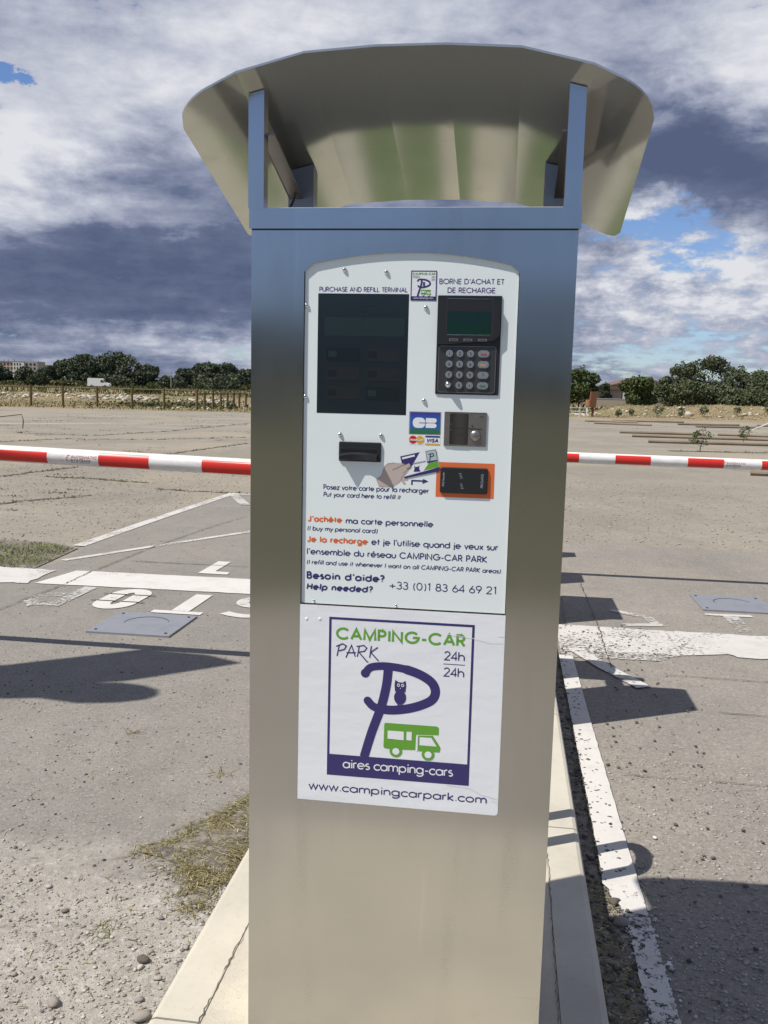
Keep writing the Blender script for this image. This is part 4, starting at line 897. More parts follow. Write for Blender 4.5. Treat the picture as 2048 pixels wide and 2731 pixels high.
# ------------------------------------------------------------------ objects on the island behind the terminal
def lane_empty(name, s, t, z, label, cat, group=None):
    e = empty(name, W(s, t, z), LZ); return tag(e, label, cat, group)
def barrier(s, t, wdt, dep, hh, arm_y, z_hub, s_end, z_end, label, first, grp, rz_top=0.0):
    e = lane_empty('boom_barrier', s, t, .143, label, 'barrier', grp)
    mb = MB(); mb.box(-wdt/2-.03, wdt/2+.03, -dep/2-.03, dep/2+.03, 0, .02); mb.build('base_plate', GALV, e)
    mb = MB(); q = [(-wdt/2, .021), (wdt/2, .021)] + arc(wdt/2-.05, hh-.05, .05, .05, 0, 90, 5) + arc(-wdt/2+.05, hh-.05, .05, .05, 90, 180, 5)
    mb.prism(q, -dep/2, dep/2); mb.build('housing', CREAM, e, smooth=False)
    mb = MB(); mb.box(-wdt/2+.03, wdt/2-.03, -dep/2-.006, -dep/2-.0005, .08, hh-.12); d = mb.build('door', BARW, e)
    mb = MB(); mb.box(wdt/2-.07, wdt/2-.05, -dep/2-.016, -dep/2-.0065, hh*.5, hh*.5+.03); mb.build('lock', BLACKM, d)
    zh = z_hub-.143; mb = MB(); sg = 1 if arm_y > 0 else -1
    mb.tube([(0, dep/2*sg, zh), (0, arm_y-.045*sg, zh)], .04, 14); mb.build('arm_hub', BLACKM, e)
    ze = z_end-.143; x1 = s_end-s
    mb = MB(); mb.tube([(.14 if x1 < 0 else -.14, arm_y, zh), (x1*.5, arm_y, (zh+ze)/2), (x1, arm_y, ze)], .042, 24)
    arm = mb.build('arm', WHITEARM, e, smooth=True)
    k = (ze-zh)/x1; x = first-s
    step = .27
    while abs(x) < abs(x1)-.05:
        xa, xb = (x, x+step-.005)
        if abs(xa+.13) > .22 and min(abs(xa), abs(xb)) < abs(x1):
            V = []; F = []; n = 10
            for i in range(n+1):
                a = math.radians(-52+(104)*i/n-2)
                for xx in (xa, xb): V.append((xx, arm_y-.0426*math.cos(a), zh+k*xx+.0426*math.sin(a)))
            for i in range(n): F.append((2*i, 2*i+1, 2*i+3, 2*i+2))
            mbb = MB(); mbb.add(V, F); mbb.build('red_band', REDARM, arm, smooth=True)
        x += 2*step if x1 > 0 else -2*step
    return e, arm, zh, k
def armlogo(arm, e, s, x0, arm_y, zh, k, scale=1.0):
    # wrapped lettering: project flat lettering on the tube
    def wrap(f, name, m):
        for i, (x, y, z) in enumerate(f.mb.v):
            lx = x-OX; a = (z+OZ)/.042; f.mb.v[i] = (lx, arm_y-(.0424+(-y))*math.cos(a), zh+k*lx+(.0424+(-y))*math.sin(a))
        o = f.mb.build(name, m, arm, recalc=False)
        nv = sum(q.normal.y for q in o.data.polygons)
        if nv > 0: o.data.flip_normals()
    f = Flat(0)
    f.stroke([(x0, -.018), (x0+.028, .010), (x0+.034, .010), (x0+.030, -.018)], .0030, 1)
    f.stroke([(x0+.036, -.018)]+[(x0+.032, .0), (x0+.030, -.018)][:0]+[(x0+.040, -.018), (x0+.040, .014), (x0+.028, .014)], .0030, 1.5)
    f.stroke([(x0+.030, .003), (x0+.023, .002), (x0+.022, -.004), (x0+.028, -.007), (x0+.027, -.013), (x0+.018, -.014)], .0026, 2)
    write(f, 'AUTOMATIC', x0+.046, .000, x0+.185, .0135, .0026, .15); wrap(f, 'lettering', REDP)
    f = Flat(0); write(f, 'SYSTEMS', x0+.044, -.0175, x0+.150, .0135, .0028, .15); wrap(f, 'lettering', GREYD)
    f = Flat(0); write(f, 'BMG GROUP', x0+.046, -.0265, x0+.145, .0065, .0014, .15); wrap(f, 'lettering', GREYP)
REFGREEN = mat('reflection_green', lambda nt, b: nt.put(b.inputs['Base Color'], nt.mix(nt.noise(objco(nt), 60, 4), (.10, .16, .06), (.17, .22, .10))), rough=1)
REDP = mat('faded_red_print', color=(.60, .16, .16), rough=.5); GREYD = mat('dark_grey_print', color=(.10, .11, .14), rough=.5)
e, arm, zh, k = barrier(.0, 3.97, .36, .30, 1.22, .36, 1.035, -4.3, 1.13, 'red and white striped boom barrier closing the left lane, nearer of the two arms', -1.22-.27, 'boom barriers beside the steel terminal')
armlogo(arm, e, .0, -2.222, .36, zh, k)
e2, arm2, zh2, k2 = barrier(-.08, 6.95, .34, .28, .88, .19, .985, 4.3, .955, 'thinner looking striped boom barrier closing the right lane, farther of the two arms', .30, 'boom barriers beside the steel terminal')
armlogo(arm2, e2, -.08, 1.655+.08-.04, .19, zh2, k2)
# control cabinet, bollards and hoop (their shadows reach the right lane)
e = lane_empty('control_cabinet', .0, 5.95, .143, 'low grey control cabinet standing on the island between the two boom barriers', 'cabinet')
mb = MB(); mb.box(-.2, .2, -.3, .3, 0, .86); mb.build('housing', BARW, e)
mb = MB(); mb.box(-.18, .18, -.307, -.3005, .05, .8); d = mb.build('door', CREAM, e); mb = MB(); mb.box(.12, .14, -.32, -.3075, .4, .47); mb.build('handle', BLACKM, d)
mb = MB(); mb.box(-.22, .22, -.32, .32, .861, .885); mb.build('lid', GALV, e)
e = lane_empty('intercom_post', .05, 4.60, .143, 'short round topped intercom post on the island behind the left barrier housing', 'intercom')
mb = MB(); mb.box(-.09, .09, -.14, .14, 0, .45); mb.build('post', GALV, e)
mb = MB(); mb.prism([(-.14, .451), (.14, .451)]+arc(0, .50, .14, .10, 0, 180, 8), -.16, .16, 'x'); mb.build('hood', STEEL3, e)
mb = MB(); mb.box(-.05, .05, -.147, -.1405, .25, .4); mb.build('speaker_grille', BLACKM, e)
e = lane_empty('bollard', .10, 8.12, .143, 'square grey bollard at the far end of the traffic island', 'bollard')
mb = MB(); mb.box(-.11, .11, -.11, .11, 0, .62); mb.build('post', BARW, e); mb = MB(); mb.box(-.115, .115, -.115, .115, .621, .66); mb.build('cap', GALV, e)
hoop = MB(); pth = [(0, -.08, 0), (0, -.08, .40)]+[(0, -.08*math.cos(math.radians(a)), .40+.08*math.sin(math.radians(a))) for a in range(20, 180, 20)]+[(0, .08, .40), (0, .08, 0)]
hoop.tube(pth, .024, 12); hp = hoop.build('hoop_guard', GALV, None, W(.13, 2.60, .143), smooth=True); hp.rotation_euler[2] = LZ
tag(hp, 'narrow steel hoop guard on the right kerb just behind the steel terminal', 'guard rail')
# unseen green strips added on the island to tint the canopy's reflections
for q in ([(-.56, 2.05), (-.36, 2.05), (-.36, 5.5), (-.56, 5.5)], [(-.14, 2.1), (-.02, 2.1), (-.02, 3.75), (-.16, 3.75)]):
    sheet('reflection_strip', q, .151, REFGREEN)
# unseen mast added off to the left, heads shaped to cast the lane shadow
e = lane_empty('shadow_mast', -4.6, 2.9, 0, 'unseen mast left of the left lane, added with flat heads to shade the lane', 'shadow caster')
mb = MB(); mb.tube([(0, 0, 0), (0, 0, 3.3)], [.07, .05], 12); mb.build('mast', GALV, e, smooth=True)
hx = 3.3; ox, oy = SUN_A*hx, SUN_B*hx
blobp = [(-2.95, 4.05), (-2.537, 4.215), (-1.975, 4.628), (-1.60, 4.60), (-1.371, 4.497), (-1.60, 4.26), (-1.831, 4.099), (-1.63, 4.06), (-1.571, 3.943), (-1.66, 3.84), (-1.843, 3.789), (-2.05, 3.83), (-2.215, 3.777), (-2.318, 3.80), (-3.0, 3.7)]
P1 = [(-2.95, 4.05), (-2.537, 4.215), (-1.975, 4.628), (-1.60, 4.60), (-1.371, 4.497), (-1.831, 4.099), (-2.2, 3.95), (-3.0, 3.8)]
mb = MB(); mb.prism([(a-ox+4.6, b-oy-2.9) for a, b in P1], hx+.0, hx+.05, 'z'); mb.build('pointed_shadow_plate', BARW, e)
P2 = [(-3.0, 3.7), (-2.318, 3.80), (-2.215, 3.777), (-2.05, 3.82), (-1.843, 3.789), (-1.68, 3.83), (-1.60, 3.88), (-1.571, 3.943), (-1.60, 4.02), (-1.70, 4.07), (-1.831, 4.085), (-2.2, 3.99), (-3.0, 3.9)]
mb = MB(); mb.prism([(a-ox+4.6, b-oy-2.9) for a, b in P2], hx-.10, hx-.02, 'z'); mb.build('round_shadow_plate', GALV, e)
mb = MB(); mb.tube([(0, 0, 3.25), (-.1, -.05, 3.25), (.0, 0.1, 3.26)], .04, 8); mb.build('bracket', GALV, e)

# access covers
def cover(s0, s1, t0, t1, label):
    e = lane_empty('access_cover', (s0+s1)/2, (t0+t1)/2, 0, label, 'access cover', 'square access covers in the lanes'); hw, hd = (s1-s0)/2, (t1-t0)/2
    mb = MB(); mb.box(-hw, hw, -hd, hd, -.02, .012, 0); mb.build('plate', COVERM, e)
    q = [(a, b) for a, b in arc(.01, .02, hw*.52, hw*.52, 15, 200, 20)]
    L, R_ = rib(q, [.002+.006*math.sin(math.pi*i/20) for i in range(21)]); V = []
    for a, b in zip(L, R_): V += [(a[0], a[1], .0135), (b[0], b[1], .0135)]
    mb = MB(); mb.add(V, [(2*i, 2*i+1, 2*i+3, 2*i+2) for i in range(20)]); mb.build('round_slit', BLACKM, e)
    for a in (-1, 1):
        for b in (-1, 1): mb = MB(); mb.tube([(a*hw*.85, b*hd*.8, .012), (a*hw*.85, b*hd*.8, .016)], .009, 8); mb.build('bolt', BLACKM, e)
cover(-2.41, -1.90, 4.89, 5.38, 'square grey metal access cover in the left lane, below the painted stop letters')
cover(1.40, 1.90, 6.34, 6.83, 'square grey metal access cover in the right lane, beyond the white band')

# ------------------------------------------------------------------ scattered stuff
PHI = (1+5**.5)/2
ICO_V = np.array([(-1, PHI, 0), (1, PHI, 0), (-1, -PHI, 0), (1, -PHI, 0), (0, -1, PHI), (0, 1, PHI), (0, -1, -PHI), (0, 1, -PHI), (PHI, 0, -1), (PHI, 0, 1), (-PHI, 0, -1), (-PHI, 0, 1)])/math.hypot(1, PHI)
ICO_F = np.array([(0, 11, 5), (0, 5, 1), (0, 1, 7), (0, 7, 10), (0, 10, 11), (1, 5, 9), (5, 11, 4), (11, 10, 2), (10, 7, 6), (7, 1, 8), (3, 9, 4), (3, 4, 2), (3, 2, 6), (3, 6, 8), (3, 8, 9), (4, 9, 5), (2, 4, 11), (6, 2, 10), (8, 6, 7), (9, 8, 1)])
def rocks(name, m, P_, S_, z0=0.0, flat=.6, kind='stuff', label=None, cat=None, lane=True, zf=None):
    n = len(P_); jit = 1+rng.uniform(-.28, .28, (n, 12, 1)); V = ICO_V[None]*jit
    sc_ = np.stack([S_*rng.uniform(.8, 1.3, n), S_*rng.uniform(.7, 1.1, n), S_*flat*rng.uniform(.6, 1.1, n)], -1)
    V = V*sc_[:, None, :]; a = rng.uniform(0, 2*math.pi, n); c, s_ = np.cos(a), np.sin(a)
    x = V[..., 0]*c[:, None]-V[..., 1]*s_[:, None]; y = V[..., 0]*s_[:, None]+V[..., 1]*c[:, None]
    V = np.stack([x+P_[:, 0:1], y+P_[:, 1:2], V[..., 2]+(S_*flat*.45)[:, None]+z0+(zf[:, None] if zf is not None else 0)], -1).reshape(-1, 3)
    F = (ICO_F[None]+(np.arange(n)*12)[:, None, None]).reshape(-1, 3)
    o = link(name, np_mesh(name, V, F, m), kind=kind)
    if lane: o.rotation_euler[2] = LZ
    return tag(o, label, cat)
def upts(n, s0, s1, t0, t1): return np.stack([rng.uniform(s0, s1, n), rng.uniform(t0, t1, n)], -1)
def sz(n, lo, hi, k=3.0): return lo+(hi-lo)*rng.power(1, n)**k
P_ = upts(15000, -2.0, -.70, 1.4, 2.62); kk = P_[:, 1] < 2.42+.10*np.sin(P_[:, 0]*7+1)+.05*np.sin(P_[:, 0]*17)-np.abs(rng.normal(0, .22, len(P_)))*(rng.random(len(P_)) < .6)+np.abs(rng.normal(0, .12, len(P_)))*(rng.random(len(P_)) < .3); P_ = P_[kk]
rocks('gravel', PEBBLE, P_, sz(len(P_), .0011, .0065, 4.8), .001, .42, label='loose mixed gravel lying left of the island kerb', cat='gravel')
P_ = upts(70, -1.5, -.70, 1.5, 2.35); rocks('gravel_stones', PEBBLE, P_, sz(70, .005, .012, 2.2), .002, .45, label='larger pale stones in the gravel by the left kerb', cat='stones')
P_ = np.concatenate([upts(5000, -2.8, -.70, 2.3, 5.0), upts(2600, -5.5, -.7, 5, 12)]); rocks('grit', PEBBLE, P_, sz(len(P_), .0010, .0060, 4), .0, label='grit sprinkled over the left lane', cat='grit')
P_ = np.concatenate([upts(900, -2.6, -.70, 2.3, 4.2), upts(900, -3.5, -.7, 4.2, 9)]); rocks('tar_crumbs', PEBDARK, P_, sz(len(P_), .0015, .007, 4), .0, label='dark crumbs of tar and soil on the left lane', cat='crumbs')
P_ = np.concatenate([upts(9000, .27, 1.5, 1.7, 3.6), upts(6000, .3, 3.4, 3.6, 9)]); rocks('grit', PEBBLE, P_, sz(len(P_), .0010, .0065, 3.6), .0, label='grit sprinkled over the right lane', cat='grit')
P_ = np.concatenate([upts(1500, .27, .42, 1.7, 5.2), np.stack([.335+np.abs(rng.normal(0, .028, 900)), rng.uniform(2.4, 5.0, 900)], -1), upts(500, .4, 1.0, 2.0, 5.8), upts(300, .35, .9, 4.95, 5.75)]); rocks('tar_crumbs', PEBDARK, P_, sz(len(P_), .0016, .0095, 3.2), .005, .45, label='dark soil crumbs along the right kerb', cat='crumbs')
P_ = np.stack([rng.normal(.428, .022, 420), rng.uniform(1.80, 2.44, 420)], -1); rocks('painted_pebbles', PEBWHITE, P_, sz(420, .002, .008, 1.8), .003, label='pebbles with white paint where the edge line breaks up', cat='pebbles')
P_ = upts(2600, .30, .95, 1.75, 2.5); rocks('gravel', PEBBLE, P_, sz(2600, .0015, .007, 3.4), .0, .45, label='loose gravel in the terminal shadow right of the kerb', cat='gravel')
P_ = np.concatenate([upts(9000, .3, 12, 8.9, 16), upts(5000, -9, -3.9, 7.5, 16)]); rocks('grit', PEBBLE, P_, sz(len(P_), .003, .014, 3), -.002, label='gravelly scatter on the older asphalt', cat='grit')
# a few individual stones
def stone(s, t, r_, m, label):
    P_ = np.zeros((1, 2)); o = rocks('stone', m, P_, np.array([r_]), 0, .6, None, label, 'stone', False); o.location = W(s, t, .003); del_k = o.pop('kind', None)
    bm = bmesh.new(); bm.from_mesh(o.data); bmesh.ops.subdivide_edges(bm, edges=bm.edges, cuts=1, use_grid_fill=True, smooth=.25)
    for v_ in bm.verts: v_.co *= 1+random.uniform(-.07, .07)
    bm.to_mesh(o.data); bm.free()
    o['group'] = 'loose stones round the island'
stone(-.776, 1.815, .022, PEBBLE, 'largest oval grey stone against the left kerb near the bottom of the photo')
stone(-1.0, 1.83, .018, PEBBLE, 'rounded pale stone in the gravel left of the kerb, near the bottom edge')
stone(-.86, 2.02, .015, PEBDARK, 'dark stone in the gravel a little left of the left kerb')
stone(.372, 2.40, .026, PEBBLE, 'grey stone in the shade beside the right kerb where the white line ends')
stone(.365, 2.50, .018, PEBDARK, 'dark clod at the broken end of the white edge line')
stone(.545, 2.92, .009, PEBWHITE, 'small round white pebble right of the white edge line')
stone(.63, 3.03, .009, PEBDARK, 'small brown pebble on the right lane beyond the hoop shadow')

def blades(name, m, P_, L_, w_, z0, lay, label, cat, lane=True, zf=None, kind='stuff', bend=.3):
    n = len(P_); a = rng.uniform(0, 2*math.pi, n); e = np.clip(rng.normal(lay[0], lay[1], n), 0.02, 1.5)
    ln = L_*rng.uniform(.5, 1.4, n); d = np.stack([np.cos(a)*np.cos(e), np.sin(a)*np.cos(e), np.sin(e)], -1); sd = np.stack([-np.sin(a), np.cos(a), np.zeros(n)], -1)
    zf = zf if zf is not None else np.zeros(n)
    b = np.stack([P_[:, 0], P_[:, 1], z0+zf], -1); mid = b+d*(ln*.55)[:, None]; d2 = d.copy(); d2[:, 2] -= bend; tip = mid+d2*(ln*.45)[:, None]; tip[:, 2] = np.maximum(tip[:, 2], .004)
    ww = (w_*rng.uniform(.6, 1.4, n))[:, None]
    V = np.stack([b-sd*ww, b+sd*ww, mid+sd*ww, mid-sd*ww, tip+sd*ww*.25, tip-sd*ww*.25], 1).reshape(-1, 3)
    F = (np.array([(0, 1, 2, 3), (3, 2, 4, 5)])[None]+(np.arange(n)*6)[:, None, None]).reshape(-1, 4)
    o = link(name, np_mesh(name, V, F, m), kind=kind)
    if lane: o.rotation_euler[2] = LZ
    return tag(o, label, cat)
def inpoly(P_, poly):
    x, y = P_[:, 0], P_[:, 1]; c = np.zeros(len(P_), bool); n = len(poly); j = n-1
    for i in range(n):
        xi, yi = poly[i]; xj, yj = poly[j]
        c ^= ((yi > y) != (yj > y)) & (x < (xj-xi)*(y-yi)/(yj-yi+1e-12)+xi); j = i
    return c
pile = [(-.70, 3.15), (-.86, 2.98), (-.98, 2.72), (-1.02, 2.60), (-1.12, 2.52), (-1.02, 2.50), (-.91, 2.43), (-.88, 2.33), (-.83, 2.24), (-.79, 2.26), (-.74, 2.50), (-.70, 2.60)]
P_ = upts(30000, -1.2, -.69, 2.2, 3.2)+0; P_ = P_[inpoly(P_+rng.normal(0, .022, P_.shape), pile)]; P_ = P_[(np.sin(P_[:, 0]*41+np.sin(P_[:, 1]*23)*2)+np.sin(P_[:, 1]*37)+rng.normal(0, 1.3, len(P_))) > -.1]
cen = np.clip((P_[:, 0]+1.0)/.25, .1, 1)
blades('straw_pile', STRAW, P_, np.where(rng.random(len(P_)) < .12, .06, .022), .0009, .003, (.1, .18), 'heap of cut straw and hay swept against the left kerb', 'straw', zf=rng.uniform(0, .014, len(P_))*cen)
mb = MB(); cnt = (-.84, 2.65)
mb.add([(*cnt, .012)]+[(cnt[0]+(a-cnt[0])*.9, cnt[1]+(b-cnt[1])*.9, .003) for a, b in pile], [(0, i+1, (i+1) % len(pile)+1) for i in range(len(pile))])
o = lane_obj(mb, 'hay_base', SOIL, 0, 'matted dark base of the straw heap by the left kerb', 'straw', 'stuff')
def tuft(name, s, t, n, L, w_, m, lay, rad, label, cat, group=None, zz=.0):
    P_ = rng.normal(0, rad, (n, 2)); o = blades(name, m, P_, np.full(n, L), w_, 0, lay, label, cat, False, kind=None); o.location = W(s, t, zz); o.pop('kind', None)
    if group: o['group'] = group
gl_ = 'dead plant wisps lying on the left lane'
tuft('dry_wisp', -1.51, 3.47, 30, .05, .0008, STRAW, (.5, .4), .008, 'small tan wisp of dry roots, farthest left on the lane', 'plant debris', gl_)
tuft('dry_wisp', -1.015, 3.14, 24, .05, .001, STRAW, (.1, .1), .012, 'pale green and straw coloured stalk lying in the middle of the left lane', 'plant debris', gl_)
tuft('dry_wisp', -.80, 3.38, 60, .04, .001, WEED, (.3, .3), .018, 'dark curled weed clump on the lane near the terminal', 'plant debris', gl_)
tuft('dry_wisp', -1.37, 2.02, 60, .06, .0009, STRAW, (.2, .2), .035, 'tuft of dead grass and twigs at the left edge of the gravel', 'plant debris', gl_)
tuft('dry_wisp', -1.30, 1.75, 40, .07, .0010, STRAW, (.1, .15), .03, 'yellow straw wisp at the bottom left corner of the gravel', 'plant debris', gl_)
tuft('dry_wisp', -1.02, 2.13, 40, .04, .0009, GRASSG, (.3, .2), .03, 'small greenish grass scraps in the gravel beside the kerb', 'plant debris', gl_)
P_ = np.concatenate([upts(260, -1.6, -.72, 1.6, 2.6), upts(120, -2.2, -.72, 2.6, 4)])
blades('straw_bits', STRAW, P_, np.full(len(P_), .028), .0010, .003, (.05, .06), 'loose straw bits strewn over gravel and lane', 'straw')
P_ = np.stack([rng.normal(.33, .035, 700), rng.uniform(1.6, 2.6, 700)], -1)
blades('leaf_litter', STRAW, P_, np.full(700, .02), .0016, .004, (.1, .1), 'dead leaf and stalk litter along the foot of the right kerb', 'litter')
# green patch left
gp = [(-5.6, 7.7), (-4.55, 7.6), (-4.12, 7.63), (-3.80, 7.50), (-3.69, 6.94), (-3.68, 6.50), (-3.95, 6.56), (-5.4, 6.6)]
sheet('soil_patch', [(-5.7, 7.8), (-4.1, 7.7), (-3.75, 7.5), (-3.65, 6.5), (-5.5, 6.45)], .003, SOIL)
P_ = upts(16000, -5.6, -3.6, 6.4, 7.8); P_ = P_[inpoly(P_, gp)]; P_ = P_[(np.sin(P_[:, 0]*9)+np.sin(P_[:, 1]*13+1)+rng.normal(0, .8, len(P_))) > -.9]
blades('grass_patch', GRASSG, P_, np.full(len(P_), .03), .0022, .003, (.7, .35), 'patch of short green grass at the left edge beside the white line', 'grass')
# weeds in the car park cracks
WP = []
for q in WC+[[(8, 25.5), (10, 25.4), (13, 26)]]:
    for a, b in zip(q[:-1], q[1:]):
        n = int(60+30*math.hypot(a[0]-b[0], a[1]-b[1])); u = rng.random(n); u = (u+.045*np.sin(u*37)+.03*np.sin(u*81+1))[:, None]; WP.append(np.array(a)[None]*(1-u)+np.array(b)[None]*u+rng.normal(0, .05, (n, 2)))
cl = np.stack([rng.uniform(-15, -2, 120), rng.uniform(12.5, 48, 120)], -1)
cl = np.concatenate([cl, np.stack([rng.uniform(5, 24, 30), rng.uniform(18, 60, 30)], -1), np.stack([rng.uniform(-5.5, -3.9, 14), rng.uniform(8, 12.5, 14)], -1)])
for c in cl: n = int(rng.integers(5, 30)); WP.append(c[None]+rng.normal(0, .02+.0035*c[1], (n, 2))*[1.6, .6])
WP = np.concatenate(WP)
blades('crack_weeds', WEED, WP, .018+.0012*WP[:, 1], .009, .0, (.35, .3), 'low weeds growing in cracks across the car park', 'weeds', lane=False)
# dry grass on the banks and verge
def onterr(P_): return terr(P_[:, 0], P_[:, 1])+.02
P_ = np.stack([rng.uniform(-36, -6, 15000), 55.5+rng.power(1.0, 15000)*24], -1); P_ = P_[P_[:, 1] > np.interp(P_[:, 0], [-36, -23, -8], [54.0, 55, 56.5])]
blades('dry_grass', DRY, P_, np.full(len(P_), .12), .03, 0, (.7, .4), 'dry tan grass behind the left timber fence', 'grass', False, onterr(P_))
P_ = np.stack([rng.uniform(15, 36, 12000), rng.uniform(64.5, 74, 12000)], -1)
blades('dry_grass', DRY, P_, np.full(len(P_), .09), .022, 0, (.6, .4), 'dry tan grass covering the right bank', 'grass', False, onterr(P_))
P_ = np.concatenate([np.stack([rng.uniform(-34, -7, 2500), rng.uniform(79, 92, 2500)], -1), np.stack([rng.normal(-15.5, 2.6, 1500), rng.normal(67, 2.4, 1500)], -1), np.stack([rng.uniform(-110, -15, 9000), rng.uniform(95, 237, 9000)], -1), np.stack([rng.uniform(14, 60, 3000), rng.uniform(77, 110, 3000)], -1)])
blades('scrub', DRYG, P_, np.where(P_[:, 1] > 94, .55, .20), .09, 0, (1.0, .35), 'olive green scrub beyond the banks', 'scrub', False, onterr(P_))
# rubble
P_ = np.concatenate([np.stack([rng.uniform(-36, -19, 300), rng.normal(73.5, .9, 300)], -1), np.stack([rng.normal(-21, 1.5, 60), rng.normal(73.5, .8, 60)], -1), np.stack([rng.normal(-14.6, .9, 70), rng.normal(72.5, .6, 70)], -1), np.stack([rng.uniform(-12.6, -8, 80), rng.normal(69, .9, 80)], -1), np.stack([rng.uniform(-16, -11, 14), rng.normal(60, 1.2, 14)], -1)])
rocks('rubble', RUBBLE, P_, sz(len(P_), .05, .24, 1.6), 0, .6, 'stuff', 'line of pale limestone rubble along the left bank', 'rubble', False, onterr(P_))
P_ = np.concatenate([np.stack([rng.uniform(17, 30, 55), rng.uniform(65, 70, 55)], -1), np.stack([rng.uniform(14.2, 16.5, 60), rng.uniform(68, 72, 60)], -1)])
rocks('rubble', RUBBLE, P_, sz(len(P_), .04, .20, 1.8), 0, .6, 'stuff', 'scattered pale stones on the dry right bank', 'rubble', False, onterr(P_))
for x, y, r_, lb in ((22.3, 66.8, .36, 'biggest pale boulder at the foot of the right bank'), (26.6, 67.3, .26, 'pale boulder high on the right bank, right of the biggest one'), (19.0, 66.5, .15, 'small white stone low on the right bank, left of the biggest boulder')):
    o = rocks('boulder', RUBBLE, np.zeros((1, 2)), np.array([r_]), 0, .8, None, lb, 'boulder', False); o.location = (x, y, float(terr(np.array(x), np.array(y)))+.0); o.pop('kind', None); o['group'] = 'boulders on the right bank'
# pale edging before the right bank
wstrip([(15.3, 63.6), (18.5, 64.3), (22.5, 65.0)], .25, .004, PAINT, 'pale_kerb_line')

# ------------------------------------------------------------------ timber logs, fence, rail, pillar
logs = [((9.7, 37.5), (13.1, 37.0)), ((9.3, 34.1), (15.6, 33.1)), ((8.7, 29.9), (13.4, 29.4)), ((13.7, 37.3), (17.0, 36.2)), ((16.6, 51.5), (20.4, 52.3)), ((16.4, 47.9), (19.9, 48.3)), ((11.9, 54.1), (14.6, 52.6)), ((11.5, 50.0), (14.2, 48.4)), ((7.2, 17.7), (8.6, 17.3)), ((21.5, 52.4), (25, 52.4)), ((21.4, 47.6), (24, 47.6)), ((14.0, 56.0), (18.5, 56.3))]
LBL = ['long weathered timber log, farthest of the three long logs behind the right boom', 'longest weathered timber log, middle one of the three behind the right boom', 'weathered timber log nearest the sapling behind the right boom', 'timber log running off the right edge, level with the farthest long log', 'thin timber log before the bank at the right, beyond the white line', 'thin timber log just beyond the far white line, right of the middle', 'farthest timber log at the left, close to the white rail', 'second timber log at the left, nearer than the one by the white rail', 'short pale timber log end just above the right edge of the boom', 'timber log at the far right edge near the bank', 'thin timber log at the far right edge beyond the white line', 'thin timber log lying in front of the pale kerb line']
for (a, b), lb in zip(logs, LBL):
    c = ((a[0]+b[0])/2, (a[1]+b[1])/2); mb = MB(); v = (b[0]-c[0], b[1]-c[1]); n = 8
    pts = [(v[0]*(2*i/n-1), v[1]*(2*i/n-1), .05+random.uniform(-.008, .008)) for i in range(n+1)]
    mb.tube(pts, [.065*random.uniform(.85, 1.1) for _ in pts], 8); o = mb.build('timber_log', LOGW, None, (*c, 0), smooth=True); tag(o, lb, 'log', 'timber logs marking out pitches')
FP = [(-22.7, 57.8), (-20.8, 58.2), (-18.6, 58.2), (-16.3, 58.0), (-14.25, 58.0), (-12.1, 57.8)]
FP2 = [(-12.1, 57.8), (-11.95, 59.5), (-11.65, 60.8), (-11.4, 62.3), (-11.2, 63.8), (-11.0, 65.2), (-10.85, 66.7), (-10.6, 68.2)]
def fence(P_, label, skip=0, hh=1.32):
    e = empty('timber_fence', (P_[0][0], P_[0][1], 0)); tag(e, label, 'fence'); ox, oy = P_[0]
    for x, y in P_[skip:]:
        mb = MB(); mb.tube([(x-ox, y-oy, -.1), (x-ox, y-oy, hh+random.uniform(-.03, .03))], .085, 8); mb.build('post', WOOD, e)
    for (x0, y0), (x1, y1) in zip(P_[:-1], P_[1:]):
        mb = MB(); a = Vector((x0-ox, y0-oy, hh-.1)); b = Vector((x1-ox, y1-oy, hh-.1)); d = (b-a).normalized()*.09
        mb.tube([a+d, b-d], .05, 6); mb.build('rail', WOOD, e)
fence([(-27.2, 57.6), (-25.0, 57.7)]+FP, 'brown timber post and rail fence running across behind the left boom', 0, 1.36)
fence(FP2, 'receding row of timber fence posts right of the long fence, near the terminal', 1, 1.16)
# low wire fence far away: thin posts
e = empty('wire_fence', (-30, 93, 0)); tag(e, 'thin wire fence with slim posts before the far left trees', 'fence')
for i in range(16):
    x = -44+i*2.9; mb = MB(); mb.tube([(x+30, 0, 0), (x+30, 0, 1.25)], .03, 5); mb.build('post', BARK, e)
for z in (.6, 1.1): mb = MB(); mb.tube([(-14, 0, z), (29.5, 0, z)], .008, 4); mb.build('wire', BARK, e)
e = empty('white_rail', (13.0, 64.6, 0)); tag(e, 'low white metal rail at the edge of the car park, left of the rusty pillar', 'rail')
for x in (-1.9, -.55, .75): mb = MB(); mb.box(x-.035, x+.035, -.03, .03, 0, .72); mb.build('leg', WHITEARM, e)
for z in (.44, .68): mb = MB(); mb.box(-2.3, 1.35, -.055, -.031, z-.02, z+.02); mb.build('bar', WHITEARM, e)
mb = MB(); mb.box(1.31, 1.35, -.03, .3, .2, .70); mb.build('end_bar', WHITEARM, e)
e = empty('rusty_pillar', (15.0, 66.0, 0)); tag(e, 'rust orange metal pillar box standing behind the white rail', 'pillar')
mb = MB(); mb.prism([(-.26, .75), (.20, .70), (.24, 1.86), (-.18, 1.86)], -.2, .2); mb.build('box', RUST, e)
mb = MB(); mb.box(-.07, .09, -.08, .08, 0, .72); mb.build('stand', RUST, e); mb = MB(); mb.box(-.50, -.265, -.1, .1, .85, 1.25); mb.build('side_panel', mat('pale_orange', color=(.5, .25, .12), rough=.7), e)
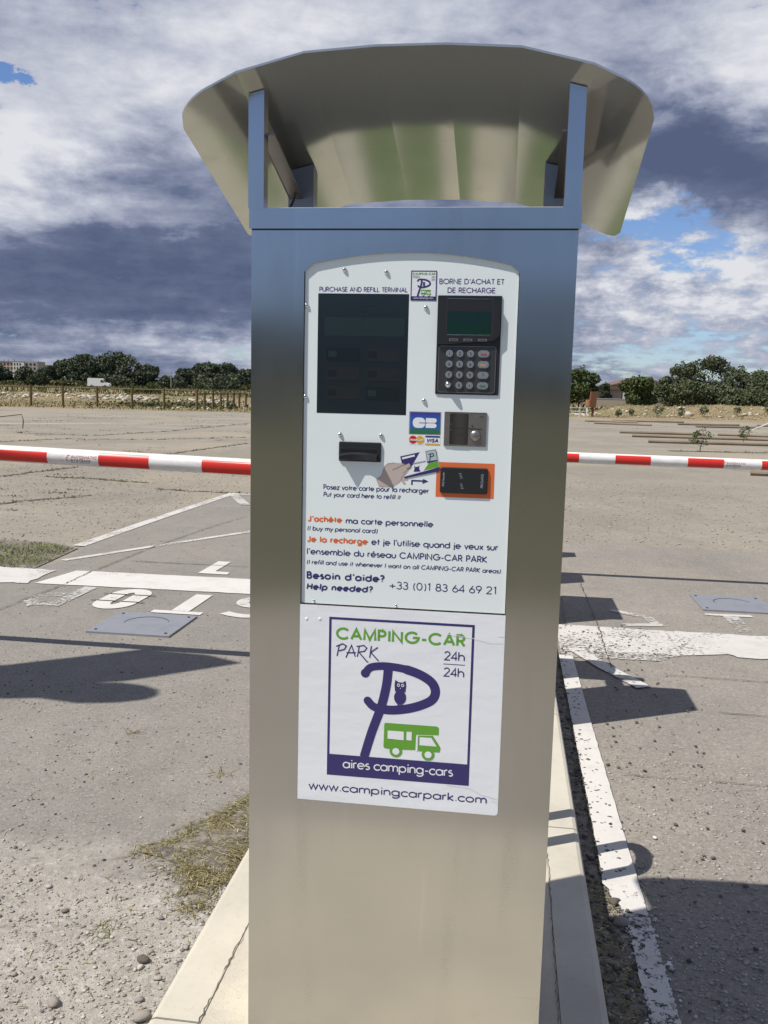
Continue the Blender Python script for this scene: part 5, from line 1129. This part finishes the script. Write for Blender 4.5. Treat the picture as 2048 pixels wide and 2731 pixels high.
# ------------------------------------------------------------------ buildings
def windows(e, xs, zs, w_, h_, y, m=WIN):
    for x in xs:
        for z in zs: mb = MB(); mb.box(x-w_/2, x+w_/2, y-.12, y-.02, z, z+h_); o = mb.build('window', m, e)
e = empty('apartment_block', (-250.6, 600, 0)); tag(e, 'grey beige apartment block at the far left edge behind the trees', 'building', 'apartment blocks at the far left')
mb = MB(); mb.box(-12, 5.8, 0, 12, 0, 15.6); mb.build('wall', WALLB, e); windows(e, np.arange(-11, 5.5, 2.3), (1.5, 4.5, 7.5, 10.5, 13.2), 1.2, 1.5, 0)
mb = MB(); mb.box(-12.3, 6, -.3, 12.3, 15.61, 16.0); mb.build('roof', WALLG, e)
for x in (-9, -4, -1, 3): mb = MB(); mb.box(x, x+.5, 3, 4, 16.01, 17.0); mb.build('chimney', WALLG, e)
e = empty('apartment_block', (-237.5, 590, 0)); tag(e, 'apartment block with bright white end wall at the far left', 'building', 'apartment blocks at the far left')
mb = MB(); mb.box(-5.4, 2.0, 0, 14, 0, 15.6); mb.build('end_wall', WALLW, e); mb = MB(); mb.box(2.01, 10.5, .5, 14, 0, 15.8); mb.build('wall', WALLG, e)
windows(e, (-4.2, -2.4, -.6), (4.5, 7.5, 10.5, 13.0), .8, 1.5, 0); windows(e, (3.5, 6, 8.5), (4.5, 7.5, 10.5, 13.2), 1.3, 1.4, .5)
for x in np.arange(2.4, 10.2, 1.5): mb = MB(); mb.box(x, x+.3, 3, 3.4, 15.81, 17.0); mb.build('chimney', WALLG, e)
mb = MB(); mb.box(-5.5, 2.0, -.2, 14, 15.61, 15.85); mb.build('roof', WALLG, e)
e = empty('bungalow', (41.5, 150, 0)); tag(e, 'low beige house with shallow tiled roof and white porch columns behind the right bank', 'house')
mb = MB(); mb.box(-4.2, 4.4, 0, 9, 0, 3.5); mb.build('wall', WALLG, e)
mb = MB(); mb.prism([(-4.8, 3.51), (.6, 4.95), (5.2, 3.7), (5.2, 3.51)], -.6, 9.4); mb.build('roof', TILE, e)
for x in (-4.0, -2.7, -2.1): mb = MB(); mb.box(x, x+.3, -.9, -.61, 0, 3.3); mb.build('column', WALLW, e)
windows(e, (-3.2, 0, 2.6), (1.0,), 1.3, 1.3, 0)
mb = MB(); mb.box(1.2, 2.0, -.1, -.02, 0, 2.1); mb.build('door', TILE, e)
e = empty('long_shed', (33.2, 142, 0)); tag(e, 'long pale building with low brown roof partly behind the leftmost right tree', 'building')
mb = MB(); mb.box(-4, 3.5, 0, 6, 0, 2.7); mb.build('wall', WALLB, e); mb = MB(); mb.prism([(-4.3, 2.71), (-1, 3.2), (3.0, 3.3), (3.9, 2.71)], -.4, 6.4); mb.build('roof', TILE, e)
windows(e, (-2, 1.5), (.9,), 1.0, 1.0, 0)
e = empty('garden_wall', (33, 135, 0)); tag(e, 'long pale garden wall in front of the low houses at the right', 'wall'); mb = MB(); mb.box(-6, 26, 0, .25, 0, 1.25); mb.build('wall', WALLB, e); mb = MB(); mb.box(-6.05, 26.05, -.04, .29, 1.251, 1.31); mb.build('coping', WALLW, e)
# utility pole and wires
e = empty('utility_pole', (-52.3, 220, .8)); tag(e, 'slim utility pole standing between the two left tree clumps', 'utility pole')
mb = MB(); mb.tube([(0, 0, 0), (0, 0, 4.3)], [.13, .09], 8); mb.build('pole', WALLG, e); mb = MB(); mb.box(-.9, .9, -.06, .06, 4.0, 4.1); mb.build('crossarm', WALLG, e)
for z in (3.9, 4.1): mb = MB(); mb.tube([(-9, 0, z-.1), (0, 0, z), (12, 0, z-.15)], .018, 4); mb.build('cable', BARK, e)
# van
e = empty('delivery_van', (-76.3, 241, .87)); tag(e, 'white high roof van driving on the far road at the left', 'van')
mb = MB(); mb.prism([(-2.9, .35), (2.75, .35), (2.85, .95), (2.5, 1.15), (1.75, 1.35), (1.05, 2.15), (.55, 2.42), (-2.55, 2.48), (-2.9, 2.3)], -1.0, 1.0); mb.build('body', VANW, e)
mb = MB(); mb.prism([(.55, 1.35), (1.65, 1.35), (1.1, 2.0), (.62, 2.0)], -1.02, -1.001); mb.build('side_window', WIN, e)
mb = MB(); mb.add([(1.78, -.85, 1.37), (1.78, .85, 1.37), (1.12, .8, 2.12), (1.12, -.8, 2.12)], [(0, 1, 2, 3)]); mb.build('windscreen', WIN, e, recalc=False)
for x in (-1.8, 1.75):
    for y in (-.95, .95): mb = MB(); mb.tube([(x, y-.1, .35), (x, y+.1, .35)], .35, 14); wv = mb.build('wheel', TYRE, e); mb = MB(); mb.tube([(x, y-.11, .35), (x, y-.101, .35)], .18, 10); mb.build('rim', GALV, wv)
mb = MB(); mb.box(2.70, 2.86, -.8, -.5, .8, .98); mb.build('headlight', CHROME, e)

# ------------------------------------------------------------------ trees
def tree(name, x, y, z, h, r_, m, label, leaf, n, group, trunk=.22, low=.12, wind=0.0, lobes=9, squash=1.0, cat='tree'):
    e = empty(name, (x, y, z)); tag(e, label, cat, group)
    rs = np.random.default_rng(int(abs(x*31+y*7)*10) % 99991)
    mb = MB(); th = h*trunk
    mb.tube([(0, 0, -.2), (.03*h*rs.normal()*.3, 0, th*.6), (wind*.1*h, 0, th*1.3), (wind*.2*h, 0, h*.6)], [.035*h*.6, .026*h*.6, .02*h*.6, .008*h*.6], 7)
    for k in range(5):
        a = rs.uniform(0, 6.28); mb.tube([(wind*.05*h, 0, th*.9), (math.cos(a)*r_*.35, math.sin(a)*r_*.35, h*.45), (math.cos(a)*r_*.7+wind*h*.1, math.sin(a)*r_*.7, h*rs.uniform(.55, .8))], [.010*h, .006*h, .003*h], 5)
    mb.build('trunk', BARK, e)
    C = []; R0 = []
    zc0 = h*(low+1)/2
    C.append((wind*h*.08, 0, zc0)); R0.append((r_*.72, r_*.72, h*(1-low)/2*.86))
    for k in range(lobes):
        a = rs.uniform(0, 6.28); u = rs.uniform(.45, .8); zc = h*rs.uniform(low+.2, .84); env = math.sqrt(max(.1, 1-((zc/h-.45)/.6)**2))
        lr = r_*rs.uniform(.25, .42); C.append((math.cos(a)*r_*u*env+wind*(zc-.3*h)*.35, math.sin(a)*r_*u*env, zc)); R0.append((lr, lr, lr*.8*squash))
    C = np.array(C); R0 = np.array(R0); wgt = (R0[:, 0]**2); wgt[0] *= .8; wgt /= wgt.sum()
    idx = rs.choice(len(C), n, p=wgt); d = rs.normal(size=(n, 3)); d /= np.linalg.norm(d, axis=1)[:, None]
    rad = rs.uniform(.55, 1.06, n)**.6; cl = np.sin(d[:, 0]*7+idx)+np.sin(d[:, 2]*6+idx*2)+np.sin(d[:, 1]*8)
    rad = rad*(1+.07*cl); P_ = C[idx]+d*R0[idx]*rad[:, None]; P_ = P_[P_[:, 2] > h*low*.6]
    n = len(P_); q = rs.normal(size=(n, 3)); q[:, 2] *= .8; u = np.cross(q, rs.normal(size=(n, 3))); u /= np.linalg.norm(u, axis=1)[:, None]; v = np.cross(q, u); v /= np.linalg.norm(v, axis=1)[:, None]
    s_ = leaf*rs.uniform(.5, 1.3, n)[:, None]; u = u*s_; v = v*s_*.6
    if wind: u[:, 0] += wind*leaf*1.2*rs.random(n); u[:, 2] += .3*leaf*rs.random(n)
    V = np.stack([P_-u, P_+v, P_+u, P_-v], 1).reshape(-1, 3); F = (np.arange(n)*4)[:, None]+np.arange(4)[None]
    link('crown', np_mesh('crown', V, F, m), e); return e
g1 = 'trees beyond the road at the left'
for i, (k, hh, rr, lb) in enumerate([(-.4260, 5.9, 4.0, 'dark tree at the left edge in front of the grey apartment block'), (-.3980, 5.4, 3.4, 'small dark tree in front of the white apartment end wall'), (-.3735, 6.2, 3.5, 'rounded tree between the apartment blocks and the big left clump'),
        (-.3480, 8.9, 4.4, 'leftmost tree of the big clump behind the white van'), (-.3290, 9.8, 4.2, 'second tree of the big clump, right above the white van'), (-.3070, 11.0, 5.2, 'tallest broad tree in the middle of the big left clump'), (-.2850, 10.3, 4.6, 'tall tree right of the tallest one in the big left clump'), (-.2660, 7.6, 3.6, 'lower sloping tree at the right end of the big left clump'),
        (-.2180, 6.6, 3.4, 'leftmost low tree of the clump beside the terminal, near the pole'), (-.1990, 8.8, 4.2, 'highest tree of the left clump beside the terminal'), (-.1790, 8.5, 4.0, 'tree second from the terminal in the nearer left clump'), (-.1610, 6.7, 3.6, 'tree closest to the terminal on its left side')]):
    tree('broadleaf_tree', k*262, 262, .7, hh, rr*1.12, LEAFD, lb, .36, 6500, g1, low=.05, lobes=12)
for i, (k, y, hh, rr, lb) in enumerate([(-.385, 230, 4.0, 3.0, 'low bush left of the van before the big clump'), (-.30, 256, 4.5, 6, 'dark undergrowth right behind the white van'), (-.235, 256, 3.2, 5, 'low bushes at the foot of the utility pole'), (-.27, 150, 1.3, 3, 'low green bush on the field below the van'), (-.19, 256, 4.2, 8, 'dark undergrowth under the left clump beside the terminal')]):
    tree('bush', k*y, y, .3, hh, rr, LEAFD if i != 3 else LEAFM, lb, .4 if y > 200 else .16, 2600, 'bushes at the left horizon', trunk=.1, low=.0, cat='bush')
g2 = 'trees behind the right bank'
for (k, y, hh, rr, m, wd, lb) in [(.2120, 108, 5.4, 2.1, LEAFM, .15, 'round green tree just right of the terminal, behind the white rail'), (.2755, 100, 4.15, 2.0, LEAFM, .12, 'small dense tree in front of the beige house'), (.3090, 112, 4.4, 2.0, LEAFT, .2, 'low tree left of the tall windblown one'),
        (.3210, 118, 6.7, 1.9, LEAFT, .35, 'thin windblown tree leaning beside the tallest one'), (.3500, 120, 7.5, 3.2, LEAFT, .25, 'tallest broad windblown tree behind the right bank'), (.3840, 124, 6.7, 2.4, LEAFT, .3, 'windblown tree right of the tallest one'), (.4060, 122, 5.9, 2.3, LEAFT, .3, 'grey green tree near the right edge'), (.4260, 118, 5.2, 2.3, LEAFT, .3, 'tree at the very right edge'),
        (.3330, 108, 3.6, 2.6, LEAFT, .2, 'low bushy tree in front of the tallest windblown tree'), (.3750, 108, 3.2, 2.6, LEAFT, .2, 'low bushy tree between tallest tree and right edge'), (.4100, 106, 3.0, 2.6, LEAFT, .2, 'low bushy tree at the right edge'), (.2395, 140, 3.9, 1.0, LEAFD, .0, 'narrow dark tree beside the porch columns of the beige house')]:
    tree('windswept_tree' if m is LEAFT else 'broadleaf_tree', k*y, y, .0, hh, rr, m, lb, .16 if y < 130 else .2, 6500, g2, low=.05, wind=wd, lobes=14)
def hedge(name, x0, x1, y, z, h, n, leaf, m, label):
    rs = np.random.default_rng(int(abs(x0)+y)); xx = rs.uniform(x0, x1, n); prof = h*(.62+.22*np.sin(xx*.13+y)+.16*np.sin(xx*.41+1)+.08*np.sin(xx*1.1))
    P_ = np.stack([xx, y+rs.normal(0, 2.2, n), z+prof*rs.random(n)**.6], -1); q = rs.normal(size=(n, 3)); u = np.cross(q, rs.normal(size=(n, 3))); u /= np.linalg.norm(u, axis=1)[:, None]; v = np.cross(q, u); v /= np.linalg.norm(v, axis=1)[:, None]
    s_ = leaf*rs.uniform(.5, 1.3, n)[:, None]; V = np.stack([P_-u*s_, P_+v*s_*.6, P_+u*s_, P_-v*s_*.6], 1).reshape(-1, 3); F = (np.arange(n)*4)[:, None]+np.arange(4)[None]
    tag(link(name, np_mesh(name, V, F, m), kind='stuff'), label, 'hedge')
hedge('far_thicket', -190, 60, 320, .6, 2.7, 20000, .65, LEAFD, 'far dark thicket along the left horizon behind the trees')
hedge('far_thicket', -120, -25, 258, .6, 2.4, 9000, .5, DRYG, 'low olive undergrowth at the foot of the left trees')
hedge('far_thicket', 22, 130, 175, 0, 3.4, 14000, .5, LEAFT, 'low thicket along the right horizon behind the trees')
hedge('far_thicket', -90, 90, -52, 0, 6.8, 16000, .9, LEAFD, 'dense hedge behind the viewpoint')
# saplings
SP = [(8.9, 25.5, .75, 'leafy sapling in the foreground of the right car park, above the boom'), (12.6, 31.8, .62, 'leaning sapling with pale branch between the long logs'), (19.5, 65.2, .95, 'round dark shrub at the foot of the right bank'), (21.1, 65.0, .85, 'slim shrub in front of the boulder at the right bank'), (23.1, 66.2, .9, 'narrow shrub right of the biggest boulder'), (16.4, 64.2, .7, 'thin shrub at the left end of the right bank'), (17.9, 66.3, .6, 'tiny shrub low on the left part of the right bank'), (28.4, 67.5, 1.1, 'bushy shrub near the right edge on the bank'), (14.4, 31.5, .9, 'pale twiggy sapling at the right edge between the logs'), (25.8, 66.8, .8, 'wide low shrub on the bank left of the right edge'), (-10.0, 57.6, .75, 'small round shrub at the foot of the left fence posts'), (-13.8, 31.2, 1.1, 'bushy shrub at the left edge beside the pale line')]
for x, y, hh, lb in SP:
    tree('shrub', x, y, float(terr(np.array(float(x)), np.array(float(y)))) if y > 56 else 0, hh, hh*.42, LEAFT if y > 50 else LEAFM, lb, .030 if y < 40 else .05, 330, 'young shrubs on the car park', trunk=.3, low=.12, wind=.7, lobes=5, cat='shrub')
mb = MB(); mb.tube([(0, 0, .45), (.35, 0, .60), (.75, 0, .78), (1.1, 0, .83)], [.02, .025, .03, .02], 6); o = mb.build('pale_branch', WALLW, None, (12.8, 31.6, 0)); tag(o, 'pale broken branch sticking out of the leaning sapling', 'branch')
mb = MB(); mb.tube([(-2.2, -.6, .05), (-1.1, -.2, .30), (0, 0, .45), (.05, 0, .25), (.02, 0, 0)], .016, 6); o = mb.build('bent_pipe', BARK, None, (-11.9, 29.5, 0)); tag(o, 'bent dark pipe sticking up at the left edge of the car park', 'pipe')
# behind the camera: tree row and grass, seen only in the steel
for i in range(12):
    x = -52+i*9.5+random.uniform(-2, 2); tree('broadleaf_tree', x, -46+random.uniform(-4, 4), 0, random.uniform(6, 9), 5.2, LEAFD, 'dark tree in the row behind the viewpoint', .5, 900, 'tree row behind the viewpoint', low=.05)
